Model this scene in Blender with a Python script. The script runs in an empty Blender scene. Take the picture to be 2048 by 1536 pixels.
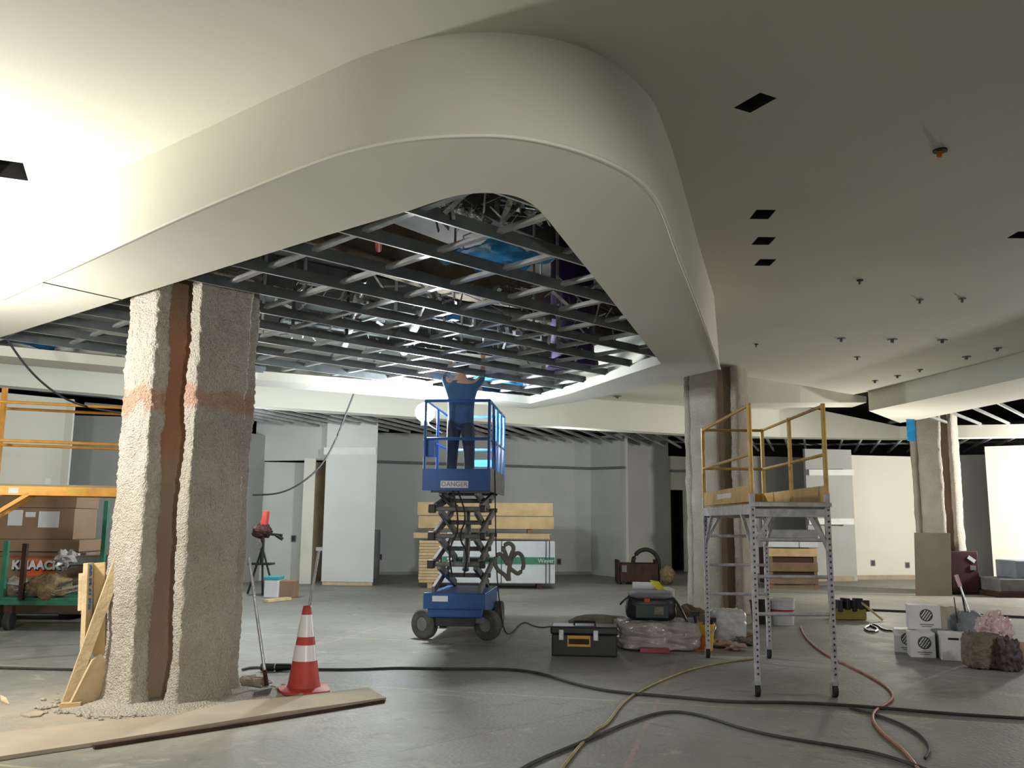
import bpy, math, random
from mathutils import Vector, Matrix, noise
from mathutils.geometry import tessellate_polygon
random.seed(7)
SC = bpy.context.scene
COL = SC.collection
R = math.radians
# ------------------------------------------------------------------ camera
CH, FPX, PITCH, ROLL = 1.5, 1780.0, R(8.8), R(0.5)
fw = Vector((0, math.cos(PITCH), math.sin(PITCH)))
u0 = Vector((0, -math.sin(PITCH), math.cos(PITCH)))
rt = Vector((1, 0, 0)) * math.cos(ROLL) + u0 * math.sin(ROLL)
up = Vector((-1, 0, 0)) * math.sin(ROLL) + u0 * math.cos(ROLL)
cd = bpy.data.cameras.new('camera'); cam = bpy.data.objects.new('camera', cd); COL.objects.link(cam)
m3 = Matrix((rt, up, -fw)).transposed()
cam.matrix_world = Matrix.Translation((0, 0, CH)) @ m3.to_4x4()
cd.sensor_width = 36; cd.lens = FPX / 2048 * 36; cd.clip_start = .05; cd.clip_end = 200
SC.camera = cam
SC.view_settings.view_transform = 'Standard'; SC.view_settings.look = 'None'
SC.view_settings.gamma = 1; SC.view_settings.use_curve_mapping = False
SC.view_settings.exposure = 0.0
# ------------------------------------------------------------------ light
w = bpy.data.worlds.new('world'); SC.world = w; w.use_nodes = True
w.node_tree.nodes['Background'].inputs[0].default_value = (1.0, .94, .87, 1)
w.node_tree.nodes['Background'].inputs[1].default_value = 0.53
def lamp(name, kind, loc, power, col, size=.2, aim=None, size_y=None, spot=None):
    d = bpy.data.lights.new(name, kind); d.energy = power; d.color = col
    if kind == 'AREA':
        d.size = size
        if size_y: d.shape = 'RECTANGLE'; d.size_y = size_y
    else: d.shadow_soft_size = size
    if kind == 'SPOT': d.spot_size = R(spot or 120); d.spot_blend = .5
    o = bpy.data.objects.new(name, d); COL.objects.link(o); o.location = loc
    if aim is not None: o.rotation_euler = (Vector(aim) - Vector(loc)).to_track_quat('-Z', 'Y').to_euler()
    return o
lamp('site_lamp_left', 'POINT', (-4.9, 6.2, 2.75), 500, (1, .96, .88), .16)
lamp('site_lamp_far_right', 'POINT', (13.4, 19.5, 2.4), 1450, (1, .95, .90), .2)
lamp('fill_far_middle', 'POINT', (7.6, 18.6, 2.1), 150, (1, .95, .82), .2)  # fill light without a fixture, added to lift the right floor
lamp('fill_far_left', 'POINT', (-5.2, 18.0, 2.7), 170, (.92, .97, 1.0), .2)  # added fill that brightens the tall drywall box; no lamp stands here
lamp('fill_behind_viewer', 'SPOT', (1.6, -.6, 1.9), 540, (1, .97, .93), .12, aim=(-2.4, 8, .9), spot=64)  # soft fill beside the camera, added for the front column and floor
lamp('fill_right', 'SPOT', (7.6, 6.4, 2.7), 260, (1, .94, .92), .2, aim=(4.6, 9.6, 0), spot=110)  # added spot out of frame, brightens the right-hand floor
lamp('fill_back', 'POINT', (1.2, 20.2, 3.1), 70, (.95, .98, .96), .2)  # added fill to raise the back wall, no real source
# ------------------------------------------------------------------ helpers
def ray(px, py): return fw + rt * ((px - 1024) / FPX) + up * ((768 - py) / FPX)
def atz(px, py, z=0.0):
    d = ray(px, py); t = (z - CH) / d.z; return Vector((d.x * t, d.y * t, z))
def aty(px, py, y):
    d = ray(px, py); t = y / d.y; return Vector((d.x * t, y, CH + d.z * t))
MATS = {}
def mat(name, col, rough=.7, metal=0.0, var=.12, vs=3.0, bump=0.0, bs=40.0, col2=None, bd=.02, emis=0, alpha=1, spec=None, trans=0, coords='Object'):
    if name in MATS: return MATS[name]
    m = bpy.data.materials.new(name); m.use_nodes = True; MATS[name] = m
    nt = m.node_tree; n = nt.nodes; l = nt.links; b = n['Principled BSDF']
    b.inputs['Roughness'].default_value = rough; b.inputs['Metallic'].default_value = metal
    if spec is not None: b.inputs['Specular IOR Level'].default_value = spec
    if trans: b.inputs['Transmission Weight'].default_value = trans
    tc = n.new('ShaderNodeTexCoord')
    nz = n.new('ShaderNodeTexNoise'); nz.inputs['Scale'].default_value = vs; nz.inputs['Detail'].default_value = 5
    l.new(tc.outputs[coords], nz.inputs['Vector'])
    mx = n.new('ShaderNodeMix'); mx.data_type = 'RGBA'
    c2 = col2 if col2 else tuple(c * (1 - var * 2.2) for c in col)
    mr = n.new('ShaderNodeMapRange'); mr.inputs[1].default_value = .35; mr.inputs[2].default_value = .68
    l.new(nz.outputs[0], mr.inputs[0]); l.new(mr.outputs[0], mx.inputs[0])
    mx.inputs[6].default_value = (*col, 1); mx.inputs[7].default_value = (*c2, 1)
    l.new(mx.outputs[2], b.inputs['Base Color'])
    if alpha < 1: b.inputs['Alpha'].default_value = alpha
    if emis:
        b.inputs['Emission Color'].default_value = (*col, 1); b.inputs['Emission Strength'].default_value = emis
    if bump:
        n2 = n.new('ShaderNodeTexNoise'); n2.inputs['Scale'].default_value = bs; n2.inputs['Detail'].default_value = 4
        l.new(tc.outputs[coords], n2.inputs['Vector'])
        bp = n.new('ShaderNodeBump'); bp.inputs['Strength'].default_value = bump; bp.inputs['Distance'].default_value = bd
        l.new(n2.outputs[0], bp.inputs['Height']); l.new(bp.outputs[0], b.inputs['Normal'])
    return m
def floor_mat():
    m = mat('concrete', (.265, .265, .235), .5, 0, .1, .45, .25, 30, col2=(.17, .17, .15))
    nt = m.node_tree; n = nt.nodes; l = nt.links; b = n['Principled BSDF']
    src = b.inputs['Base Color'].links[0].from_socket
    tc = [x for x in n if x.type == 'TEX_COORD'][0]
    nz = n.new('ShaderNodeTexNoise'); nz.inputs['Scale'].default_value = 2.3; nz.inputs['Detail'].default_value = 9; nz.inputs['Roughness'].default_value = .7; nz.inputs['Distortion'].default_value = .8
    l.new(tc.outputs['Object'], nz.inputs[0])
    mr = n.new('ShaderNodeMapRange'); mr.inputs[1].default_value = .56; mr.inputs[2].default_value = .72
    l.new(nz.outputs[0], mr.inputs[0])
    mx = n.new('ShaderNodeMix'); mx.data_type = 'RGBA'; l.new(mr.outputs[0], mx.inputs[0]); l.new(src, mx.inputs[6]); mx.inputs[7].default_value = (.37, .36, .32, 1)
    n3 = n.new('ShaderNodeTexNoise'); n3.inputs['Scale'].default_value = 5.5; n3.inputs['Detail'].default_value = 6; l.new(tc.outputs['Object'], n3.inputs[0])
    m3_ = n.new('ShaderNodeMapRange'); m3_.inputs[1].default_value = .56; m3_.inputs[2].default_value = .70; m3_.inputs[4].default_value = .5; l.new(n3.outputs[0], m3_.inputs[0])
    mx2 = n.new('ShaderNodeMix'); mx2.data_type = 'RGBA'; l.new(m3_.outputs[0], mx2.inputs[0]); l.new(mx.outputs[2], mx2.inputs[6]); mx2.inputs[7].default_value = (.13, .13, .115, 1)
    geo = n.new('ShaderNodeNewGeometry')
    nf = n.new('ShaderNodeTexNoise'); nf.inputs['Scale'].default_value = 14; nf.inputs['Detail'].default_value = 8; nf.inputs['Roughness'].default_value = .75; l.new(tc.outputs['Object'], nf.inputs[0])
    def blend(prev, mask, col):
        q = n.new('ShaderNodeMix'); q.data_type = 'RGBA'; l.new(mask, q.inputs[0]); l.new(prev, q.inputs[6]); q.inputs[7].default_value = (*col, 1); return q.outputs[2]
    def mapr(src_, a, b_, c=0, d=1):
        q = n.new('ShaderNodeMapRange'); q.inputs[1].default_value = a; q.inputs[2].default_value = b_; q.inputs[3].default_value = c; q.inputs[4].default_value = d; l.new(src_, q.inputs[0]); return q.outputs[0]
    def mth(op, a, b_):
        q = n.new('ShaderNodeMath'); q.operation = op
        for k, v in ((0, a), (1, b_)):
            if isinstance(v, (int, float)): q.inputs[k].default_value = v
            else: l.new(v, q.inputs[k])
        return q.outputs[0]
    # dust spread round the foot of the front column
    dist = n.new('ShaderNodeVectorMath'); dist.operation = 'DISTANCE'; l.new(geo.outputs['Position'], dist.inputs[0]); dist.inputs[1].default_value = (-2.9, 7.5, 0)
    dm = mapr(mth('ADD', dist.outputs['Value'], mth('MULTIPLY', nz.outputs[0], 1.6)), 1.5, 2.5, .85, 0)
    c_ = blend(mx2.outputs[2], dm, (.43, .37, .29))
    c_ = blend(c_, mapr(nf.outputs[0], .60, .72, 0, .55), (.50, .50, .46)); c_ = blend(c_, mapr(nf.outputs[0], .42, .30, 0, .6), (.13, .13, .115))
    # saw-cut joints and faint chalk lines
    sp = n.new('ShaderNodeSeparateXYZ'); l.new(geo.outputs['Position'], sp.inputs[0])
    for (kx, ky, off, wd, per, col, st) in ((.714, .70, .3, .006, 4.0, (.12, .12, .11), .7), (-.70, .714, 1.1, .006, 4.0, (.12, .12, .11), .7), (.25, .97, 1.35, .012, 3.1, (.52, .50, .20), .45), (.97, -.25, .7, .010, 4.3, (.55, .30, .24), .35)):
        u = mth('ADD', mth('MULTIPLY', sp.outputs[0], kx), mth('MULTIPLY', sp.outputs[1], ky)); u = mth('ADD', u, off + 200)
        f = mth('ABSOLUTE', mth('SUBTRACT', mth('MODULO', u, per), per / 2), 0)
        mk = mth('MULTIPLY', mapr(f, wd, wd * 2.2, st, 0), mapr(n3.outputs[0], .38, .55) )
        c_ = blend(c_, mk, col)
    l.new(c_, b.inputs['Base Color'])
    rr = n.new('ShaderNodeMapRange'); rr.inputs[3].default_value = .38; rr.inputs[4].default_value = .75; l.new(nz.outputs[0], rr.inputs[0]); l.new(rr.outputs[0], b.inputs['Roughness'])
    return m
M_dry = mat('drywall', (.65, .65, .56), .8, 0, .02, .8)
M_dryw = mat('painted_drywall', (.66, .68, .64), .75, 0, .05, .7)
M_dryg = mat('bare_drywall', (.40, .41, .38), .85, 0, .06, .8)
M_mud = mat('joint_compound', (.78, .80, .76), .8, 0, .04, 4)
M_cream = mat('cream_drywall', (.68, .66, .56), .8, 0, .03, .7)
M_conc = floor_mat()
M_dark = mat('dark_void', (.02, .02, .02), .9)
M_deck = mat('dark_deck', (.06, .055, .05), .9, 0, .3, 1.5)
M_galv = mat('galvanised_steel', (.56, .58, .58), .38, .6, .12, 6)
M_galvd = mat('dark_galvanised_steel', (.16, .18, .18), .45, .7, .15, 4)
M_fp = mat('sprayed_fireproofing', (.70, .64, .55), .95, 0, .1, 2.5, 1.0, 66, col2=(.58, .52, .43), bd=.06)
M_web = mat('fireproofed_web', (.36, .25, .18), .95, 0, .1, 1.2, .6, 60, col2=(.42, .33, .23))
M_bluep = mat('blue_paint', (.02, .10, .33), .4, .1, .1, 5)
M_blueb = mat('lit_blue_paint', (.03, .25, .75), .4, .1, .05, 5)  # lift blue brightened as if lamplit; junction boxes share it
M_tarp = mat('blue_plastic', (.02, .30, .70), .25, 0, .2, 6, .5, 14)
M_yel = mat('yellow_paint', (.62, .39, .11), .45, .2, .12, 8)
M_oran = mat('orange_yellow_paint', (.72, .34, .05), .45, .2, .12, 8)
M_alu = mat('aluminium', (.55, .56, .58), .35, .8, .12, 14, .2, 60)
M_steelpaint = mat('silver_painted_steel', (.56, .56, .60), .5, .15, .15, 14)
M_lum = mat('lumber', (.62, .44, .22), .75, 0, .1, 4, .3, 30)
M_lum2 = mat('pale_lumber', (.68, .52, .31), .75, 0, .12, 6, .3, 30)
M_ply = mat('plywood', (.42, .33, .21), .8, 0, .12, 3)
M_crate = mat('crate_wood', (.25, .165, .10), .8, 0, .15, 3)
M_card = mat('cardboard', (.30, .19, .115), .85, 0, .06, 3)
M_card2 = mat('tan_cardboard', (.44, .37, .28), .9, 0, .1, 1.8)
M_paper = mat('white_paper', (.72, .74, .78), .7, 0, .04, 8)
M_white = mat('white_plastic', (.72, .73, .77), .5, 0, .04, 5)
M_wrap = mat('white_wrap', (.62, .67, .70), .45, 0, .05, 4, .2, 8)
M_black = mat('black_plastic', (.018, .02, .022), .42, 0, .2, 6)
M_rub = mat('rubber', (.025, .025, .025), .75, 0, .2, 6)
M_tyre = mat('dusty_tyre', (.10, .10, .09), .85, 0, .2, 9)
M_red = mat('red_rubber', (.62, .07, .05), .55, 0, .12, 7)
M_redd = mat('dark_red_paint', (.05, .009, .009), .55, 0, .1, 5)
M_refl = mat('reflective_sheeting', (.92, .93, .93), .3, 0, .02, 8)
M_rust = mat('rusty_steel', (.075, .035, .025), .8, .2, .25, 5)
M_green = mat('green_paint', (.04, .22, .13), .5, .1, .15, 6)
M_purp = mat('purple_coating', (.07, .035, .14), .7, 0, .2, 2)
M_foil = mat('foil_insulation', (.62, .63, .62), .28, .7, .2, 10, .8, 25)
M_insul = mat('tan_fireproofing', (.34, .28, .19), .95, 0, .2, 3, .8, 40)
M_pink = mat('pink_overspray', (.52, .31, .24), .95, 0, .12, 8, 1.0, 55)
M_clear = mat('plastic_wrap', (.56, .52, .50), .13, 0, .2, 4, .7, 7, alpha=.9, bd=.05)
M_sack = mat('sack_cloth', (.27, .24, .18), .9, 0, .2, 9, .5, 30)
M_burl = mat('burlap', (.30, .22, .11), .95, 0, .25, 16, .8, 60)
M_mesh = mat('dusty_grey', (.20, .20, .20), .7, 0, .15, 5)
M_yb = mat('bucket_yellow', (.70, .42, .02), .5, 0, .08, 5)
M_or = mat('orange_red', (.70, .13, .03), .55, 0, .06, 6)
M_letb = mat('blue_ink', (.05, .16, .45), .7)
M_lemon = mat('lemon_paper', (.80, .80, .03), .6)
M_lens = mat('lit_globe', (.91, .97, 1.0), .4, 0, 0, emis=950)
M_shirt = mat('blue_work_shirt', (.035, .10, .20), .9, 0, .15, 6)
M_trou = mat('dark_trousers', (.035, .042, .045), .9, 0, .15, 6)
M_skin = mat('skin', (.42, .24, .16), .6, 0, .04, 6)
M_hair = mat('dark_hair', (.02, .015, .012), .8)
M_boot = mat('brown_boots', (.08, .05, .03), .7)
M_hose = mat('orange_hose', (.40, .12, .07), .5, 0, .1, 9)
M_cordy = mat('dusty_yellow_cord', (.36, .30, .10), .6, 0, .15, 9)
M_pinkb = mat('pink_plastic', (.66, .56, .56), .3, 0, .2, 6, .8, 9, col2=(.58, .32, .32), bd=.04)
M_grey = mat('grey_plastic', (.19, .20, .21), .6, 0, .1, 5)

class MB:
    def __init__(s): s.v = []; s.f = []
    def add(s, vs, fs):
        o = len(s.v); s.v += [Vector(v) for v in vs]; s.f += [[o + i for i in f] for f in fs]; return s
    def box(s, c, d, rot=None):
        x, y, z = [k / 2 for k in d]; c = Vector(c)
        vs = [Vector((a * x, b * y, e * z)) for e in (-1, 1) for b in (-1, 1) for a in (-1, 1)]
        if rot is not None:
            if isinstance(rot, (int, float)): rot = Matrix.Rotation(rot, 3, 'Z')
            vs = [rot @ v for v in vs]
        return s.add([c + v for v in vs], [(0, 2, 3, 1), (4, 5, 7, 6), (0, 1, 5, 4), (2, 6, 7, 3), (0, 4, 6, 2), (1, 3, 7, 5)])
    def bar(s, a, b, wd, ht, roll=0):
        a = Vector(a); b = Vector(b); d = b - a; L = d.length; q = d.to_track_quat('Y', 'Z').to_matrix()
        if roll: q = q @ Matrix.Rotation(roll, 3, 'Y')
        return s.box((a + b) / 2, (wd, L, ht), q)
    def cyl(s, a, b, r, r2=None, n=12, cap=True):
        a = Vector(a); b = Vector(b); r2 = r if r2 is None else r2
        q = (b - a).to_track_quat('Z', 'Y').to_matrix(); vs = []
        for p, rr in ((a, r), (b, r2)):
            for i in range(n):
                t = 2 * math.pi * i / n; vs.append(p + q @ Vector((rr * math.cos(t), rr * math.sin(t), 0)))
        fs = [(i, (i + 1) % n, n + (i + 1) % n, n + i) for i in range(n)]
        if cap: fs += [list(range(n))[::-1], list(range(n, 2 * n))]
        return s.add(vs, fs)
    def tube(s, pts, r, n=8):
        pts = [Vector(p) for p in pts]; vs = []; fs = []; N = len(pts)
        for k, p in enumerate(pts):
            d = (pts[min(k + 1, N - 1)] - pts[max(k - 1, 0)]).normalized()
            ref = Vector((0, 0, 1)) if abs(d.z) < .9 else Vector((1, 0, 0))
            x = d.cross(ref).normalized(); y = x.cross(d)
            for i in range(n):
                t = 2 * math.pi * i / n; vs.append(p + (x * math.cos(t) + y * math.sin(t)) * r)
        for k in range(N - 1):
            for i in range(n):
                j = (i + 1) % n; fs.append((k * n + i, k * n + j, (k + 1) * n + j, (k + 1) * n + i))
        fs += [list(range(n))[::-1], [(N - 1) * n + i for i in range(n)]]
        return s.add(vs, fs)
    def lathe(s, prof, c=(0, 0, 0), n=24, rot=None, close=True):
        c = Vector(c); vs = []; fs = []; N = len(prof)
        for r, z in prof:
            for i in range(n):
                t = 2 * math.pi * i / n; v = Vector((r * math.cos(t), r * math.sin(t), z))
                vs.append(c + (rot @ v if rot is not None else v))
        for k in range(N - 1):
            for i in range(n):
                j = (i + 1) % n; fs.append((k * n + i, k * n + j, (k + 1) * n + j, (k + 1) * n + i))
        if close: fs += [list(range(n))[::-1], [(N - 1) * n + i for i in range(n)]]
        return s.add(vs, fs)
    def prism(s, poly, z0, z1):
        """polygon list of xy(z) extruded in z"""
        n = len(poly); vs = [Vector((p[0], p[1], z0)) for p in poly] + [Vector((p[0], p[1], z1)) for p in poly]
        tri = tessellate_polygon([[Vector((p[0], p[1], 0)) for p in poly]])
        fs = [tuple(t) for t in tri] + [tuple(n + i for i in t)[::-1] for t in tri]
        fs += [(i, (i + 1) % n, n + (i + 1) % n, n + i) for i in range(n)]
        return s.add(vs, fs)
    def blob(s, c, d, amp=.12, sc=1.5, n=14, m=9, rot=0, flat=True, seed=0, sq=2.0):
        c = Vector(c); vs = []; fs = []
        for j in range(m + 1):
            ph = math.pi * j / m
            for i in range(n):
                t = 2 * math.pi * i / n
                v = Vector((math.sin(ph) * math.cos(t), math.sin(ph) * math.sin(t), math.cos(ph)))
                k = (abs(v.x) ** (2 * sq / 2) + abs(v.y) ** (2 * sq / 2) + abs(v.z) ** (2 * sq / 2)) ** (-1 / (sq)) if sq != 2 else 1
                v = v * k
                k2 = 1 + amp * noise.noise(v * sc * 2 + Vector((seed, seed * 2.3, 0)))*2
                v = v * k2
                w_ = Vector((v.x * d[0] / 2, v.y * d[1] / 2, v.z * d[2] / 2))
                w_ = Matrix.Rotation(rot, 3, 'Z') @ w_
                p = c + w_
                if flat: p.z = max(p.z, c.z - d[2] / 2)
                vs.append(p)
        for j in range(m):
            for i in range(n):
                k = (i + 1) % n; fs.append((j * n + i, (j + 1) * n + i, (j + 1) * n + k, j * n + k))
        return s.add(vs, fs)
def link(o, parent=None):
    COL.objects.link(o)
    if parent is not None: o.parent = parent
    return o
def wmat(o):
    m = o.matrix_basis.copy()
    return (wmat(o.parent) @ m) if o.parent else m
def part(name, mb, m, parent=None, world=True, smooth=False, bevel=0, label=None, origin=None, kind=None):
    vs = mb.v
    me = bpy.data.meshes.new(name)
    o = bpy.data.objects.new(name, me)
    if parent is not None and world:
        inv = wmat(parent).inverted(); vs = [inv @ v for v in vs]
    if origin is not None:
        origin = Vector(origin); vs = [v - origin for v in vs]; o.location = origin
    me.from_pydata([tuple(v) for v in vs], [], mb.f); me.materials.append(m)
    me.update()
    if smooth: me.polygons.foreach_set('use_smooth', [True] * len(me.polygons))
    link(o, parent)
    if bevel:
        b = o.modifiers.new('edge', 'BEVEL'); b.width = bevel; b.segments = 2; b.limit_method = 'ANGLE'
    if label: o['label'] = label
    if kind: o['kind'] = kind
    return o
def thing(name, label, cat, loc=(0, 0, 0), rz=0, group=None):
    o = bpy.data.objects.new(name, None); o.empty_display_size = .1; COL.objects.link(o)
    o.location = loc; o.rotation_euler = (0, 0, rz); o['label'] = label; o['category'] = cat
    if group: o['group'] = group
    return o
def tag(o, label, cat, group=None):
    o['label'] = label; o['category'] = cat
    if group: o['group'] = group
    return o
def single(name, mb, m, label, cat, group=None, **k):
    c = sum((v for v in mb.v), Vector()) / len(mb.v); c.z = min(v.z for v in mb.v)
    return tag(part(name, mb, m, None, origin=c, **k), label, cat, group)
def struct(name, mb, m, **k): return part(name, mb, m, kind='structure', **k)
def fixn(o):
    import bmesh
    b = bmesh.new(); b.from_mesh(o.data); bmesh.ops.recalc_face_normals(b, faces=b.faces); b.to_mesh(o.data); b.free(); return o
def text(name, s, m, parent, mtx, size, ext=.0015, label=None, bold=0.0):
    c = bpy.data.curves.new(name, 'FONT'); c.body = s; c.size = size; c.extrude = ext; c.align_x = 'CENTER'; c.align_y = 'CENTER'; c.offset = bold
    c.materials.append(m); o = bpy.data.objects.new(name, c); COL.objects.link(o)
    dg = bpy.context.evaluated_depsgraph_get(); me = bpy.data.meshes.new_from_object(o.evaluated_get(dg))
    bpy.data.objects.remove(o); bpy.data.curves.remove(c)
    me.materials.clear(); me.materials.append(m); o = bpy.data.objects.new(name, me); COL.objects.link(o)
    o.parent = parent; o.matrix_basis = wmat(parent).inverted() @ mtx
    return o
def face_mtx(pos, normal, upv=(0, 0, 1), rot=0, off=.004):
    n = Vector(normal).normalized(); u = Vector(upv); x = u.cross(n).normalized(); y = n.cross(x)
    m = Matrix((x, y, n)).transposed().to_4x4()
    return Matrix.Translation(Vector(pos) + n * off) @ m @ Matrix.Rotation(rot, 4, 'Z')
def isect(a, b, c, d):
    a, b, c, d = [Vector((p[0], p[1])) for p in (a, b, c, d)]
    r = b - a; s = d - c; k = r.x * s.y - r.y * s.x
    t = ((c - a).x * s.y - (c - a).y * s.x) / k
    p = a + r * t; return Vector((p.x, p.y, 0))
def smooth_pts(pts, it=2, closed=False):
    for _ in range(it):
        out = [pts[0]]
        for a, b in zip(pts, pts[1:]):
            out += [a * .75 + b * .25, a * .25 + b * .75]
        out.append(pts[-1]); pts = out
    return pts

# ================================================================== SETTING
ZG, ZB, ZC = 3.47, 3.38, 4.2      # grid, bulkhead underside, upper ceiling
def V2(p): return Vector((p.x, p.y, 0))
# ---- floor
b = MB(); b.box((1, 14, -.1), (46, 44, .2)); struct('floor', b, M_conc)
# ---- ring bulkhead outline
inn = [atz(x, y, ZB) for x, y in [(0, 675), (400, 550), (640, 475), (820, 421), (880, 400), (925, 388), (980, 385), (1030, 391), (1066, 408), (1090, 432), (1110, 458), (1200, 570), (1322, 727), (1140, 787), (1060, 807), (830, 784), (515, 759), (0, 711)]]
inn[3:12] = smooth_pts(inn[3:12], 2)
cn = isect(inn[0], inn[2], inn[-1], inn[-2]); inn.insert(0, Vector((cn.x, cn.y, ZB)))
out_px = [(0, 600), (200, 509), (380, 425), (600, 335), (680, 307), (740, 292), (810, 279), (880, 272), (940, 270), (1000, 270), (1060, 277), (1120, 290), (1170, 305), (1220, 325), (1262, 348), (1290, 370), (1314, 400), (1332, 440), (1352, 500), (1380, 570), (1412, 655), (1440, 738)]
top_px = [(0, 440), (150, 377), (300, 310), (500, 215), (640, 150), (700, 122), (770, 96), (840, 77), (905, 67), (960, 64), (1020, 66), (1080, 72), (1135, 84), (1180, 100), (1220, 121), (1255, 148), (1290, 180), (1312, 212), (1332, 262), (1355, 330), (1392, 470), (1428, 592)]
ob = [atz(x, y, ZB) for x, y in out_px]; ot = [atz(x, y, ZC) for x, y in top_px]
far = [atz(x, y, ZB) for x, y in [(1385, 750), (1240, 785), (1160, 803), (1060, 808 + 8), (830, 797), (515, 772), (0, 727)]]
far[3] = atz(1060, 818, ZB)
c2 = isect(ob[0], ob[2], far[-1], far[-2])
nfl = None
ob = smooth_pts(ob, 3); ot = smooth_pts(ot, 3)
obf = ob + far + [Vector((c2.x, c2.y, ZB))]
otf = ot + [Vector((p.x, p.y, ZC)) for p in far + [c2]]
otf[len(ot)] = Vector((far[0].x, far[0].y, ZC))
def skin_between(a, bb, close=True):
    mb = MB(); n = len(a); N = n if close else n - 1
    mb.add(a + bb, [(i, (i + 1) % n, n + (i + 1) % n, n + i) for i in range(N)]); return mb
def flat_poly(loops, z):
    pts = [p for lp in loops for p in lp]
    tri = tessellate_polygon([[Vector((p[0], p[1], 0)) for p in lp] for lp in loops])
    return MB().add([Vector((p[0], p[1], z)) for p in pts], [tuple(t) for t in tri])
und = flat_poly([obf, inn], ZB)
bulk = thing('ceiling_bulkhead', 'curved drywall bulkhead hanging around the open ceiling grid', 'bulkhead', (0, 0, ZB)); bulk['kind'] = 'structure'
del bulk['category']
part('bulkhead_underside', und, M_dry, bulk)
part('bulkhead_fascia', skin_between(ob, ot, False), M_dry, bulk, smooth=True)
part('far_fascia', skin_between([ob[-1]] + obf[len(ob):] + [ob[0]], [ot[-1]] + otf[len(ot):] + [ot[0]], False), M_dry, bulk)
lip_t = [Vector((p.x, p.y, ZG + .03)) for p in inn]
part('inner_lip', skin_between(inn, lip_t), M_dry, bulk)
# corner bead along the bottom of the fascia
bead = MB(); bead.tube([p + Vector((0, 0, .0)) for p in ob], .012, 6); part('corner_bead', bead, M_dry, bulk)
jt = MB()
a_, b_ = atz(80, 563, ZB), atz(246, 600, ZB); jt.bar(a_ - Vector((0, 0, .002)), b_ - Vector((0, 0, .002)), .012, .006); part('board_joint', jt, M_dark, bulk)
# ---- far bulkheads
ZF = 3.55
B2b = [atz(x, y, ZF) for x, y in [(-150, 757), (0, 770), (260, 793), (515, 812), (860, 836), (1010, 846), (1370, 868), (1560, 874), (1800, 877), (2048, 873), (2300, 868)]]
Z3 = 3.8
B3b = [atz(x, y, Z3) for x, y in [(1738, 822), (1843, 800), (1950, 777), (2048, 755), (2300, 695)]]
# ceiling far boundary
ring_hole = otf
far_bound = [Vector((p.x, p.y, ZC)) for p in B2b[:8]] + [Vector((p.x, p.y, ZC)) for p in B3b]
outer = [Vector((-16, -5, ZC)), Vector((18, -5, ZC)), Vector((18, B3b[-1].y - 2, ZC))] + far_bound[::-1] + [Vector((-16, B2b[0].y - 3, ZC))]
# downlight cut-outs
cut = [(1510, 206, .145, .12, 0.5), (1525, 429, .17, .12, 0), (1527, 482, .17, .12, 0), (1530, 525, .17, .12, 0), (2046, 470, .2, .1, 0), (20, 340, .22, .2, .4)]
holes = []
for px, py, a, c, rz in cut:
    p = atz(px, py, ZC); rm = Matrix.Rotation(rz, 3, 'Z')
    holes.append([p + rm @ Vector((sx * a / 2, sy * c * 1.0, 0)) for sx, sy in ((-1, -1), (1, -1), (1, 1), (-1, 1))])
cl = struct('ceiling', flat_poly([outer, ring_hole] + holes, ZC), M_dry)
words = ['near the curved bulkhead corner, alone', 'nearest of the row of three beside the bulkhead', 'middle of the row of three beside the bulkhead', 'furthest of the row of three beside the bulkhead', 'cut off by the right edge of the picture', 'in the brightly lit ceiling at far left']
for h, wd in zip(holes, words):
    mb = MB(); n = 4
    c = sum(h, Vector()) / 4
    hi = [c + (q - c) * 1.0 for q in h]; topv = [q + Vector((0, 0, .16)) for q in hi]
    mb.add(hi + topv, [(i, (i + 1) % 4, 4 + (i + 1) % 4, 4 + i) for i in range(4)] + [(4, 5, 6, 7)])
    t = single('downlight_cutout', mb, M_dark, 'square dark light cut-out in the ceiling, ' + wd, 'light opening', 'light cut-outs in the drywall ceiling')
stubs = [(1880, 300, .05, 'orange sprinkler stub between the light cut-outs in the dim ceiling', 1), (1720, 560, .035, 'small brown sprinkler stub just before the pale band of ceiling', 1), (1840, 599, .04, 'small capped stub in the pale band of ceiling', 0), (1925, 597, .04, 'small capped stub in the pale band, nearest the right wall', 0), (1513, 688, .03, 'tiny reddish stub close to the bulkhead end', 1), (1683, 677, .06, 'oval cover plate, first of the row of three from the bulkhead', 0), (1785, 679, .07, 'oval cover plate, middle of the row of three', 0), (1885, 680, .07, 'oval cover plate, last of the row of three', 0), (1933, 713, .07, 'bent stub hanging behind the row of oval plates', 0), (1995, 696, .06, 'round cover plate by the right edge of the ceiling', 0), (1715, 714, .05, 'small plate behind the first oval plate', 0), (1840, 739, .05, 'small plate in the far line of three, nearest the right bulkhead', 0), (1795, 751, .06, 'small plate in the middle of the far line of three', 0), (1750, 761, .06, 'small plate at the bulkhead end of the far line of three', 0), (1235, 792, .09, 'small plate in the shaded ceiling behind the open grid', 0)]
for px, py, r, lb, k in stubs:
    p = atz(px, py, ZC); t = thing('sprinkler_stub', lb, 'ceiling stub', p, 0, 'stubs and cover plates in the ceiling')
    part('plate', MB().cyl(p, p - Vector((0, 0, .012)), r, n=14), M_rust if k else M_grey, t)
    part('nipple', MB().cyl(p - Vector((0, 0, .01)), p - Vector((.01, 0, .05)), r * .35, n=10), M_or if px == 1880 else M_grey, t)
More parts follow.
